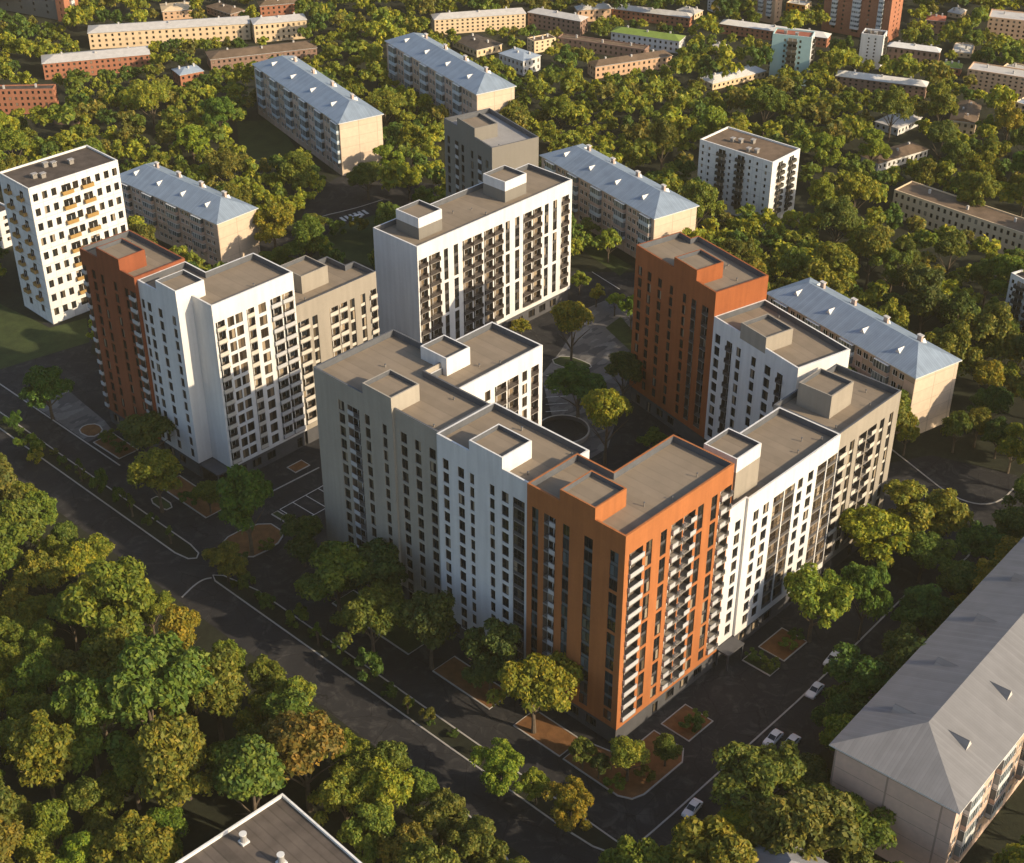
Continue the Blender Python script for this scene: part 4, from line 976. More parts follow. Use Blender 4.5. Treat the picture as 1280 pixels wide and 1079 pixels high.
bed('bed with a round bush at the foot of the rust red block', [(-8.6, 150), (-3.4, 150), (-3.4, 140), (-8.4, 140)])
bed('long brown bed at the foot of the tall white block', [(-8.5, 124.5), (-3.0, 124.5), (-3.0, 107.3), (-8.5, 107.3)])
bed('small bare bed in front of the taupe wing', [(15.6, 109.7), (19.7, 109.7), (19.7, 106.8), (15.6, 106.8)])
bed('small green bed beside the street tree', [(-13.2, 121.5), (-10.6, 121.5), (-10.6, 115.8), (-13.2, 115.8)], 1, 'lawn')
bed('rounded island bed under the tall tree at the parking place', [(-12.4, 97.2), (-8.5, 98.8), (-0.3, 97.0), (-0.3, 91.0), (-4.5, 88.6), (-11.8, 89.4)], 1)
bed('small round brown bed on the pale forecourt paving', [(-8.6, 156.5), (-6, 158), (-3.4, 156), (-4.4, 152.2), (-8, 152)], 1)
bed('narrow green bed at the end of the parking lines', [(2.0, 98.2), (3.6, 98.2), (3.8, 92), (2.2, 92)], 0, 'lawn')
bed('grassy island with a tree in the courtyard paving', [(91.0, 99.4), (96.3, 98.7), (97.4, 91.6), (96.1, 89.2), (91.7, 91.9)], 1, 'lawn')
bed('kerbed bed between the taupe block corner and the street trees', [(-8.5, 66), (-3.0, 66), (-3.0, 44), (-8.5, 44)], 0, 'lawn')
c = at(704, 541, 0); rp = empty('round_ramp', (c[0], c[1], 0)); tag(rp, 'dark round pit with a low pale wall in the courtyard', 'ramp')
b = MB(); n = 40; ro, ri = 6.2, 5.8
O_ = [(ro * math.cos(2 * math.pi * k / n), ro * math.sin(2 * math.pi * k / n)) for k in range(n)]; I_ = [(x * ri / ro, y * ri / ro) for x, y in O_]
skirt(b, O_, 0, 1.1, 'kerb'); skirt(b, I_, 0.07, 1.1, 'spandrel', True); ring(b, O_, I_, 1.1, 'kerb'); b.build('wall', rp)
b = MB(); b.face([(x, y, 0.08) for x, y in I_], 'asphalt'); b.build('pit_floor', rp)
# entrance canopies
def canopy(label, x0, x1, y0, y1, z):
    r = empty('entrance_canopy', ((x0 + x1) / 2, (y0 + y1) / 2, 0)); tag(r, label, 'canopy', 'entrance canopies'); hx, hy = (x1 - x0) / 2, (y1 - y0) / 2
    b = MB(); b.box(-hx, hx, -hy, hy, z, z + 0.35, 'base'); b.build('roof', r)
    for sx, sy in ((-hx + .25, -hy + .25), (hx - .25, -hy + .25), (-hx + .25, hy - .25), (hx - .25, hy - .25)):
        b = MB(); b.box(sx - .15, sx + .15, sy - .15, sy + .15, 0, z - 0.002, 'base'); b.build('post', r)
canopy('dark entrance canopy at the notched corner of the tall white block', -0.2, 3.3, 113.6, 120.2, 3.6)
canopy('dark entrance canopy between the bright orange and low white blocks', 29.2, 34.2, -2.4, 0.5, 3.6)

# ------------------------------------------------------------------ trees
def leaf_arrays(seed, nl, nclump, R_=5.0, H=11.0, zb=3.2, shape='round', leaf=0.62):
    g = np.random.default_rng(seed)
    zc, hz = (zb + H) / 2, (H - zb) / 2
    d = g.normal(size=(nclump, 3)); d[:, 2] = np.where(d[:, 2] < -0.35, -d[:, 2] * 0.6, d[:, 2]); d /= np.linalg.norm(d, axis=1)[:, None]
    if shape == 'cone' or R_ < 3:
        c = d * (g.uniform(0.5, 0.92, nclump)[:, None] * (1 + 0.13 * g.normal(size=(nclump, 1))))
        if shape == 'cone': c[:, :2] *= np.clip(0.75 - 0.55 * c[:, 2:], 0.18, 1.1)
    else:                                   # several lobes of their own size, so the outline is uneven
        m = 9 if shape == 'round' else 7; th = np.arange(m) * 6.283 / (m - 1) + g.uniform(0, 6.28) + g.normal(size=m) * 0.3
        lr = g.uniform(0.28, 0.58, m); lz = g.uniform(-0.5, 0.42, m); lr[0] = g.uniform(0, 0.2); lz[0] = g.uniform(0.3, 0.55)
        if shape == 'oval': lr *= 0.65
        lob = np.stack([lr * np.cos(th), lr * np.sin(th), lz], axis=1); ls = g.uniform(0.30, 0.46, m)
        q = g.integers(0, m, nclump); c = lob[q] + d * ls[q][:, None] * g.uniform(0.75, 1.05, nclump)[:, None]
        c[:, :2] *= np.array([g.uniform(0.88, 1.12), g.uniform(0.88, 1.12)])
    ctr = c * np.array([R_, R_, hz]) + np.array([0, 0, zc])
    cr = g.uniform(0.14, 0.27, nclump) * R_ * (0.75 if shape == 'cone' else 1.0)
    k = g.integers(0, nclump, nl)
    u = g.normal(size=(nl, 3)); u /= np.linalg.norm(u, axis=1)[:, None]
    u[:, 2] = np.where(u[:, 2] < -0.3, -u[:, 2], u[:, 2])
    pos = ctr[k] + u * (cr[k] * g.uniform(0.55, 1.08, nl) ** 0.7)[:, None] * np.array([1, 1, 0.85])
    nr = u * 0.9 + g.normal(size=(nl, 3)) * 0.55 + np.array([0, 0, 0.35]); nr /= np.linalg.norm(nr, axis=1)[:, None]
    t = np.cross(nr, g.normal(size=(nl, 3))); t /= np.linalg.norm(t, axis=1)[:, None]; s = np.cross(nr, t)
    L = (leaf * g.uniform(0.6, 1.25, nl))[:, None]; Wd = L * g.uniform(0.45, 0.75, nl)[:, None]
    v = np.stack([pos - t * L * 0.6, pos + s * Wd * 0.6 + nr * L * 0.12, pos + t * L * 0.75 - nr * L * 0.15, pos - s * Wd * 0.6 + nr * L * 0.12], axis=1)
    return v.reshape(-1, 3)
def quads_mesh(name, v, mat):
    n = len(v) // 4; me = bpy.data.meshes.new(name); me.vertices.add(len(v)); me.vertices.foreach_set('co', v.astype(np.float32).ravel())
    me.loops.add(len(v)); me.loops.foreach_set('vertex_index', np.arange(len(v), dtype=np.int32))
    me.polygons.add(n); me.polygons.foreach_set('loop_start', np.arange(0, len(v), 4, dtype=np.int32)); me.polygons.foreach_set('loop_total', np.full(n, 4, dtype=np.int32))
    me.materials.append(M[mat]); me.update(calc_edges=True); me.validate()
    return me
def trunk_mb(seed, H=11.0, zb=3.2, R_=5.0):
    g = random.Random(seed); b = MB(); top = (g.uniform(-.3, .3), g.uniform(-.3, .3), zb + (H - zb) * 0.5)
    b.tube([(0, 0, -0.1), (0.05, 0, zb * 0.5), (0.0, 0.08, zb), top], [0.34, 0.26, 0.22, 0.07], 'bark', 7)
    for i in range(5):
        a = 2 * math.pi * i / 5 + g.uniform(-.4, .4); z = zb * g.uniform(0.75, 1.25); r = R_ * g.uniform(.45, .7)
        b.tube([(0, 0, z), (r * .4 * math.cos(a), r * .4 * math.sin(a), z + 1.5), (r * math.cos(a), r * math.sin(a), z + 3.2)], [0.13, 0.09, 0.03], 'bark', 5)
    return b
PRO = {}
for i in range(6): PRO['near', i] = quads_mesh('crown', leaf_arrays(10 + i, 11500, 72, shape='round' if i < 4 else 'oval', leaf=0.42), 'leaf')
for i in range(6): PRO['mid', i] = quads_mesh('crown', leaf_arrays(30 + i, 3000, 44, shape='round' if i < 4 else 'oval', leaf=0.72), 'leaf')
FAR = [leaf_arrays(60 + i, 640, 28, leaf=1.2) for i in range(6)]
for i in range(3): PRO['cone', i] = quads_mesh('crown', leaf_arrays(80 + i, 1500, 26, R_=1.6, H=7.0, zb=0.7, shape='cone', leaf=0.42), 'leaf')
for i in range(3): PRO['shrub', i] = quads_mesh('shrub', leaf_arrays(90 + i, 1000, 16, R_=1.5, H=2.2, zb=0.15, leaf=0.36), 'leaf')
TRK = [trunk_mb(i).mesh('trunk') for i in range(5)]; TRKC = trunk_mb(9, 7.0, 0.9, 1.2).mesh('trunk')
def joined_tree(i):        # crown and trunk in one mesh, for trees too small in view to show parts
    src = PRO['mid', i]; tk = TRK[i % 5]; me = bpy.data.meshes.new('tree')
    v = [tuple(q.co) for q in src.vertices] + [tuple(q.co) for q in tk.vertices]; n = len(src.vertices)
    f = [tuple(p.vertices) for p in src.polygons] + [tuple(n + j for j in p.vertices) for p in tk.polygons]
    me.from_pydata(v, [], f); me.materials.append(M['leaf']); me.materials.append(M['bark'])
    me.polygons.foreach_set('material_index', [0] * len(src.polygons) + [1] * len(tk.polygons)); me.update(); return me
JT = [joined_tree(i) for i in range(6)]
TONES = {'olive': (0.158, 0.180, 0.027), 'green': (0.116, 0.156, 0.027), 'dark green': (0.066, 0.112, 0.025), 'yellow-green': (0.212, 0.232, 0.030), 'reddish olive': (0.146, 0.142, 0.034)}

def plant_tree(p, width, height, tone, lod, label, group=None, cat='tree'):
    k = rnd.randrange(6); s = width / 10.0; sz = height / 11.0; col = [c * rnd.uniform(0.85, 1.15) for c in TONES[tone]] + [1]
    a = rnd.uniform(0, 6.28)
    if lod == 'near':
        r = empty('broadleaf_tree', (p[0], p[1], 0), a); r.scale = (s, s, sz); tag(r, label, cat, group)
        link('trunk', TRK[k % 5], r); o = link('crown', PRO['near' if width * at_dist((p[0], p[1], height / 2)) > 42 else 'mid', k], r); o.color = col
    elif lod == 'cone':
        r = empty('young_tree', (p[0], p[1], 0), a); s = width / 3.2; sz = height / 7.0; r.scale = (s, s, sz); tag(r, label, cat, group)
        link('trunk', TRKC, r); o = link('crown', PRO['cone', k % 3], r); o.color = col
    elif lod == 'shrub':
        r = link('shrub', PRO['shrub', k % 3]); s = width / 3.0; r.location = (p[0], p[1], 0); r.rotation_euler = (0, 0, a); r.scale = (s, s, height / 2.2); r.color = col; tag(r, label, 'shrub', group)
    else:
        r = link('broadleaf_tree', JT[k]); r.location = (p[0], p[1], 0); r.rotation_euler = (0, 0, a); r.scale = (s, s, sz); r.color = col; tag(r, label, cat, group)
    return r

def by_px(bx, by, w, h, tone, label, lod='near'):
    p = at(bx, by, 0); k = px(p)[2]
    f = 1.22 if lod == 'near' else 1.1
    return plant_tree(p, w * f / k, h * 1.06 / (k * 0.87), tone, lod, label)
# trees and shrubs that stand by themselves (foot pixel, crown width, height)
SINGLE = [
 (66, 524, 60, 62, 'dark green', 'dark round tree on the pale forecourt paving left of the rust red block', 'near'),
 (192, 588, 72, 66, 'dark green', 'dark broad tree at the foot of the rust red block', 'near'),
 (203, 640, 64, 76, 'olive', 'olive tree beside the small green bed at the street', 'near'),
 (264, 642, 36, 40, 'green', 'small bright tree in the long bed below the tall white block', 'near'),
 (315, 694, 76, 106, 'dark green', 'tall dark tree on the rounded island by the parking lines', 'near'),
 (286, 728, 48, 46, 'green', 'bushy green tree at the street end of the rounded island', 'near'),
 (381, 708, 56, 60, 'dark green', 'dark tree at the left corner of the taupe block', 'near'),
 (425, 772, 84, 92, 'green', 'leftmost big tree of the clump before the taupe block', 'near'),
 (474, 765, 80, 88, 'dark green', 'big dark tree close to the taupe block wall, back of the clump', 'near'),
 (468, 826, 74, 90, 'green', 'foremost tree of the clump before the taupe block', 'near'),
 (540, 836, 76, 98, 'dark green', 'dark tree with a bare trunk before the white shaded block', 'near'),
 (613, 874, 70, 100, 'dark green', 'dark tree in the brown bed beside the white shaded block', 'near'),
 (667, 916, 86, 98, 'yellow-green', 'large sunlit tree at the foot of the bright orange block', 'near'),
 (626, 998, 56, 68, 'yellow-green', 'largest of the three sunlit trees on the street median', 'near'),
 (670, 1006, 40, 46, 'yellow-green', 'smallest of the three sunlit trees on the street median', 'near'),
 (713, 1040, 54, 62, 'yellow-green', 'sunlit median tree nearest the street corner', 'near'),
 (728, 962, 32, 40, 'green', 'small tree at the left end of the rounded corner bed', 'near'),
 (784, 976, 56, 52, 'yellow-green', 'sunlit bushy tree in the middle of the rounded corner bed', 'near'),
 (831, 958, 38, 40, 'green', 'small tree at the right end of the rounded corner bed', 'near'),
 (748, 974, 28, 34, 'dark green', 'small dark tree between two sunlit ones in the corner bed', 'near'),
 (1011, 802, 80, 92, 'yellow-green', 'tall sunlit tree beside the square bed of the low white block', 'near'),
 (1073, 800, 52, 98, 'green', 'slim green tree beside the kerb line past the low white block', 'near'),
 (1085, 722, 84, 84, 'yellow-green', 'sunlit tree hiding the foot of the low taupe block', 'near'),
 (1128, 690, 70, 80, 'yellow-green', 'sunlit tree at the end corner of the low taupe block', 'near'),
 (1172, 690, 66, 74, 'yellow-green', 'sunlit tree by the bend of the road past the low taupe block', 'near'),
 (1148, 728, 62, 60, 'green', 'green tree under the sunlit ones past the low taupe block', 'near'),
 (1062, 912, 92, 92, 'dark green', 'big dark tree overhanging the parked white cars', 'near'),
 (1128, 862, 70, 76, 'dark green', 'dark tree beside the eaves of the big grey-roofed house', 'near'),
 (1150, 812, 70, 74, 'dark green', 'dark tree second along the eaves of the big grey-roofed house', 'near'),
 (1192, 772, 66, 70, 'dark green', 'dark tree third along the eaves of the big grey-roofed house', 'near'),
 (1222, 728, 62, 70, 'dark green', 'dark tree fourth along the eaves of the big grey-roofed house', 'near'),
 (1258, 700, 60, 64, 'dark green', 'dark tree farthest along the eaves of the big grey-roofed house', 'near'),
 (1100, 960, 60, 60, 'dark green', 'dark tree tucked under the near eaves corner of the big grey-roofed house', 'near'),
 (948, 1034, 100, 100, 'green', 'big green tree between two parked white cars', 'near'),
 (1006, 1004, 74, 56, 'dark green', 'dark tree behind the big green one by the parked cars', 'near'),
 (1040, 1072, 98, 84, 'green', 'big tree covering the bare end wall of the grey-roofed house', 'near'),
 (985, 1052, 60, 60, 'dark green', 'dark tree just above the roof corner at the bottom edge', 'near'),
 (925, 1072, 70, 72, 'yellow-green', 'sunlit tree left of the roof corner at the bottom edge', 'near'),
 (868, 1092, 60, 54, 'green', 'tree at the bottom edge below the parked white car', 'near'),
 (714, 458, 54, 76, 'yellow-green', 'tall sunlit tree on the grassy courtyard island', 'near'),
 (722, 526, 66, 64, 'dark green', 'dark tree beside the round pit in the courtyard', 'near'),
 (778, 508, 54, 62, 'dark green', 'dark tree close to the tall rust red block', 'near'),
 (756, 582, 64, 92, 'yellow-green', 'tall sunlit tree behind the roof of the bright orange block', 'near'),
 (815, 570, 34, 34, 'green', 'small tree at the dark foot of the tall rust red block', 'near'),
 (745, 384, 22, 24, 'yellow-green', 'small sunlit tree at the end of the wide white block', 'near'),
 (768, 395, 26, 26, 'yellow-green', 'small sunlit tree at the courtyard gate, nearer the tall rust red block', 'near'),
 (724, 368, 24, 26, 'yellow-green', 'small sunlit tree tucked against the corner of the wide white block', 'near'),
 (788, 412, 26, 40, 'green', 'green tree at the left edge of the tall rust red block', 'near'),
 (651, 422, 24, 20, 'yellow-green', 'small sunlit tree just behind the white wing roof', 'near'),
 (760, 328, 34, 36, 'yellow-green', 'light green tree before the pinkish panel house', 'near'),
 (732, 306, 30, 30, 'green', 'small tree at the far part of the pinkish panel house front', 'near'),
 (461, 250, 44, 42, 'green', 'round green tree on the road bend right of the upper left panel house', 'near'),
 (488, 226, 38, 38, 'yellow-green', 'light green tree behind the round one at the road bend', 'near'),
 (512, 250, 36, 38, 'yellow-green', 'light green tree left of the dark grey block', 'near'),
 (530, 268, 34, 30, 'green', 'low green tree before the dark grey block', 'near'),
 (345, 318, 52, 56, 'yellow-green', 'sunlit round tree behind the taupe wing roof', 'near'),
 (395, 300, 30, 28, 'green', 'small tree right of the sunlit round one behind the taupe wing', 'near'),
 (350, 345, 40, 30, 'green', 'low bushy tree behind the roof of the taupe wing', 'near'),
 (40, 572, 34, 26, 'green', 'spreading bush on the median near the left edge', 'shrub'),
 (20, 540, 22, 24, 'dark green', 'dark bush on the median at the left edge', 'shrub'),
 (48, 582, 24, 18, 'yellow-green', 'yellowish bush beside the spreading one on the median', 'shrub'),
 (102, 602, 15, 32, 'dark green', 'narrow dark young tree on the median, first from the left edge', 'cone'),
 (128, 622, 26, 30, 'dark green', 'round dark bush on the median below the rust red block', 'shrub'),
 (152, 634, 20, 24, 'dark green', 'dark bush beside the narrow tree pair on the median', 'shrub'),
 (166, 646, 15, 30, 'dark green', 'narrow dark young tree on the median, second from the left edge', 'cone'),
 (188, 662, 20, 18, 'dark green', 'low bush on the median before the olive street tree', 'shrub'),
 (214, 680, 14, 24, 'dark green', 'narrow dark young tree near the rounded end of the median', 'cone'),
 (311, 742, 26, 26, 'dark green', 'bush at the upper tip of the second median', 'shrub'),
 (336, 764, 24, 22, 'dark green', 'second bush from the tip of the second median', 'shrub'),
 (374, 786, 26, 26, 'green', 'round bush on the second median before the clump of big trees', 'shrub'),
 (398, 806, 15, 34, 'green', 'pointed young tree alone on the second median', 'cone'),
 (424, 820, 20, 20, 'dark green', 'low bush right of the pointed young tree on the median', 'shrub'),
 (461, 852, 42, 36, 'dark green', 'largest dark bush on the second median', 'shrub'),
 (488, 874, 20, 18, 'dark green', 'low bush just right of the largest one on the median', 'shrub'),
 (510, 892, 16, 26, 'green', 'small upright young tree on the median below the shaded blocks', 'cone'),
 (534, 906, 20, 22, 'green', 'last bush before the three sunlit trees on the median', 'shrub'),
 (237, 634, 26, 18, 'dark green', 'dark low bush in the long bed below the tall white block', 'shrub'),
 (138, 556, 24, 14, 'dark green', 'round bush in the bed at the foot of the rust red block', 'shrub'),
 (150, 566, 22, 12, 'dark green', 'second low bush in the bed of the rust red block', 'shrub'),
 (862, 914, 26, 14, 'dark green', 'bush in the corner of the square bed by the bright orange block', 'shrub'),
 (874, 904, 24, 14, 'green', 'second bush in the square bed by the bright orange block', 'shrub'),
 (984, 812, 22, 12, 'green', 'bush at the near corner of the low white block square bed', 'shrub'),
 (996, 802, 22, 12, 'dark green', 'bush at the far corner of the low white block square bed', 'shrub'),
 (944, 826, 22, 12, 'dark green', 'dark bush in the narrow planted bed', 'shrub'),
 (962, 836, 22, 12, 'green', 'green bush at the kerb end of the narrow planted bed', 'shrub'),
 (768, 988, 26, 16, 'green', 'low bush at the kerb of the rounded corner bed', 'shrub'),
 (806, 976, 26, 16, 'green', 'low bush beside the small right-hand tree in the corner bed', 'shrub'),
 (300, 706, 26, 14, 'dark green', 'low bush on the rounded island under the tall dark tree', 'shrub'),
 (335, 688, 22, 12, 'green', 'bush at the parking end of the rounded island', 'shrub'),
 (420, 298, 28, 20, 'green', 'bush on the lawn behind the taupe wing, left one', 'shrub'),
 (448, 294, 26, 20, 'green', 'bush on the lawn behind the taupe wing, right one', 'shrub'),
]
for k in range(26):
    y = 172 - k * 2.8 if k < 13 else 84 - (k - 13) * 5.6
    plant_tree((-18.3 + (k * 37 % 10 - 5) * 0.18, y - (k % 3) * 0.5), 1.5 + (k * 7 % 5) * 0.25, 1.3 + (k * 3 % 4) * 0.3, 'dark green', 'shrub', 'low dark shrub in the planted strip between the two carriageways', 'low shrubs of the street median')
for s in SINGLE: by_px(*s[:6], lod=s[6])

# the woods: every other tree, sown over the open ground and kept off houses, streets and lawns
PROT = [[(317, 85), (425, 155), (478, 145), (478, 195), (428, 220), (345, 165)], [(483, 55), (597, 120), (644, 110), (640, 138), (590, 142), (500, 108)], [(155, 230), (271, 283), (322, 262), (322, 300), (280, 326), (200, 300)],
        [(680, 200), (818, 275), (875, 262), (872, 275), (800, 326), (720, 282)], [(1145, 475), (1206, 456), (1196, 512), (1134, 532)], [(875, 175), (966, 205), (998, 187), (990, 250), (962, 266), (870, 238)],
        [(967, 45), (1024, 42), (1016, 92), (966, 76)], [(1077, 42), (1112, 42), (1098, 80), (1073, 76)], [(1038, 0), (1140, 0), (1127, 50), (1038, 44)], [(1040, 930), (1190, 1020), (1285, 690), (1285, 1010), (1200, 1085), (1090, 1060), (1035, 1000)],
        [(946, 0), (984, 0), (980, 24), (947, 22)], [(0, 0), (94, 0), (88, 26), (68, 28), (0, 14)], [(1262, 345), (1280, 350), (1280, 415), (1254, 395)], [(0, 225), (35, 236), (147, 200), (160, 360), (62, 404), (20, 380)],
        [(190, 1200), (190, 1088), (346, 972), (462, 1066), (462, 1200)], [(0, 262), (12, 258), (8, 300), (0, 300)], [(935, 1079), (967, 1042), (1030, 1079)], [(1112, 236), (1280, 275), (1280, 298), (1118, 245)],
        [(1186, 140), (1224, 130), (1220, 158), (1186, 156)], [(560, 150), (675, 175), (672, 205), (600, 215), (553, 205)]]
for hd in HS:
    p0, p1, p2, h = hd[1:5]; k = (0.75 if h > 12 else 0.95) * h
    PROT.append([p1, p0, p2, (p2[0], p2[1] + k), (p0[0], p0[1] + k), (p1[0], p1[1] + k)])
TOPROT = [[p1, p0, p2, (p1[0] + p2[0] - p0[0], p1[1] + p2[1] - p0[1])] for _, p0, p1, p2 in (h[:4] for h in HS)]
TOPROT += [[(300, 155), (343, 155), (368, 190), (340, 200), (305, 195)], [(400, 285), (465, 270), (465, 330), (425, 318)], [(385, 300), (400, 262), (440, 240), (550, 240), (550, 258), (480, 258)]]
TOPROT += [[(952, 900), (1008, 900), (1008, 946), (952, 946)], [(1022, 815), (1060, 815), (1060, 848), (1022, 848)]]
TOPROT += [[(-50, 440), (0, 470), (200, 600), (400, 780), (700, 950), (830, 1079), (700, 1079), (645, 1048), (590, 1004), (520, 938), (460, 898), (400, 858), (330, 800), (262, 778), (220, 742), (160, 690), (110, 655), (60, 618), (0, 560), (-50, 530)]]
CLEAR = [W((60, 790), (92, 790), (92, 880), (66, 890)), W((420, 905), (470, 912), (520, 960), (560, 1010), (500, 975)), W((120, 180), (205, 172), (215, 212), (158, 192)), W((0, 990), (60, 985), (70, 1060), (0, 1060)), W((310, 900), (345, 890), (340, 930), (310, 925)), W((985, 255), (1040, 250), (1010, 290), (975, 300)), W((640, 1050), (700, 1079), (560, 1079), (580, 1040))]
NOTREE += CLEAR
g = random.Random(21); spots = []; cell = {}
def ok_spot(x, y, w):
    c = int(x // 40), int(y // 40)
    for i in (-2, -1, 0, 1, 2):
        for j in (-2, -1, 0, 1, 2):
            for (a, b2, w2) in cell.get((c[0] + i, c[1] + j), ()):
                d = (w + w2) / 2
                e = 1.0 if y < 520 else 1.08
                if ((a - x) / (0.56 * e * d)) ** 2 + ((b2 - y) / (0.39 * e * d)) ** 2 < 1: return False
    return True
for s in SINGLE:
    if s[6] == 'near': cell.setdefault((int(s[0] // 40), int(s[1] // 40)), []).append((s[0], s[1], s[2]))
BB = [(min(q[0] for q in f), max(q[0] for q in f), min(q[1] for q in f), max(q[1] for q in f), f) for f in FOOT + NOTREE]
tries = 0
while tries < 160000:
    tries += 1
    # sow denser where trees are smaller (far away)
    t = g.random() ** 1.7; y = -6 + t * 1190; x = g.uniform(-45, 1330)
    w = (19 + 0.076 * max(y, 0)) * (0.72 + 0.85 * g.random() ** 1.6)
    if not ok_spot(x, y, w): continue
    p = at(x, y, 0)
    if any(b2[0] < p[0] < b2[1] and b2[2] < p[1] < b2[3] and inside(p, b2[4]) for b2 in BB): continue
    h = w * g.uniform(1.0, 1.25)
    pts = [(x, y - h), (x, y - h * 0.55), (x - w * 0.42, y - h * 0.6), (x + w * 0.42, y - h * 0.6)]
    if any(inside(q, pr_) for q in pts for pr_ in PROT): continue
    if any(inside(q, pr_) for q in pts for pr_ in TOPROT): continue
    cell.setdefault((int(x // 40), int(y // 40)), []).append((x, y, w)); spots.append((x, y, w, h, p))
spots.sort(key=lambda s: -s[2])
LM = [('bottom flat-roofed house', 330, 1020), ('street median', 200, 760), ('left street', 40, 620), ('lower wood clearing', 85, 850), ('street corner', 600, 1030), ('lower left edge', 10, 760),
      ('old white tower', 80, 200), ('orange brick house', 40, 150), ('low brick row house', 120, 90), ('upper left panel house', 380, 110), ('upper left lawn', 320, 205), ('short panel house', 240, 215), ('farthest panel house', 560, 80), ('long cream row house', 200, 45),
      ('dark grey block', 610, 150), ('pinkish panel house', 770, 210), ('lone white tower', 935, 220), ('plain cream end wall', 1180, 540), ('ridge of that same roofed panel house beside the low taupe block', 1080, 380), ('right edge tower', 1270, 380),
      ('long flat brown roof', 1200, 255), ('long low brown-roofed house', 1115, 190), ('cream gabled house', 1205, 160), ('mint tower', 990, 100), ('peach house', 780, 80), ('white slab tower', 1090, 90), ('blue panelled brick row', 1100, 110), ('road bend', 1235, 640), ('big grey-roofed house', 1150, 880), ('golden corner slab house', 1260, 100), ('tall rust red block', 900, 320), ('green-roofed house', 810, 50)]
LM = [(('ridge beside the low taupe block' if 'same' in n else n), a, b2) for n, a, b2 in LM]
names = []
NIND = 238
for (x, y, w, h, p) in spots[:NIND]:
    lm = min(LM, key=lambda l: math.hypot(l[1] - x, (l[2] - y) * 1.3)); dx, dy = x - lm[1], y - lm[2]
    rel = ('right of' if dx > 0 else 'left of') if abs(dx) > abs(dy) * 1.2 else ('in front of' if dy > 0 else 'behind')
    r_ = g.random()
    if x < 600 and y > 560: tone = 'olive' if r_ < .5 else 'reddish olive' if r_ < .62 else 'yellow-green' if r_ < .76 else 'green'
    elif x > 850 and y < 350: tone = 'yellow-green' if r_ < .5 else 'olive' if r_ < .8 else 'green'
    else: tone = 'olive' if r_ < .35 else 'green' if r_ < .65 else 'yellow-green' if r_ < .85 else 'dark green'
    names.append((f'{tone} tree {rel} the {lm[0]}', x, tone))
ORD = ['leftmost', 'second from left', 'third from left', 'fourth from left', 'fifth from left', 'sixth from left', 'seventh from left', 'eighth from left', 'ninth from left', 'tenth from left', 'eleventh from left', 'twelfth from left'] + [f'{i}th from left' for i in range(13, 40)]
groups = {}
for i, (n_, x, t_) in enumerate(names): groups.setdefault(n_, []).append(i)
for n_, L in groups.items():
    L.sort(key=lambda i: names[i][1])
    for j, i in enumerate(L):
        x, y, w, h, p = spots[i]; k = px(p)[2]
        lab = n_ if len(L) == 1 else f'{n_}, {ORD[min(j, 38)]}'
        lod = 'near' if w > 46 else 'joined'
        plant_tree(p, w / k, h / (k * 0.87), names[i][2], lod, lab, 'broadleaf trees of the woods')
# the rest are one far-off mass
V = []; TI = []; RG = np.random.default_rng(5)
for (x, y, w, h, p) in spots[NIND:]:
    k = px(p)[2]; a = RG.uniform(0, 6.28); s = w / k / 10.0; sz = h / (k * 0.87) / 11.0; v = FAR[RG.integers(0, 6)]
    tn = ('yellow-green', 'olive', 'green', 'yellow-green', 'olive', 'dark green', 'reddish olive')[RG.integers(0, 7)]; TI.append(np.tile(np.array([*(np.array(TONES[tn]) * RG.uniform(1.0, 1.5)), 1.0], dtype=np.float32), (len(v), 1)))
    c_, s_ = math.cos(a), math.sin(a)
    V.append(np.stack([(v[:, 0] * c_ - v[:, 1] * s_) * s + p[0], (v[:, 0] * s_ + v[:, 1] * c_) * s + p[1], v[:, 2] * sz], axis=1))
# beyond the frame's top the wood goes on
dm_ = quads_mesh('distant_trees', np.concatenate(V), 'leaffar'); ca = dm_.color_attributes.new('tint', 'FLOAT_COLOR', 'POINT'); ca.data.foreach_set('color', np.concatenate(TI).ravel())
o = link('distant_trees', dm_); o['kind'] = 'stuff'
open('/tmp/trees.txt','w').write(str((len(spots),tries)))

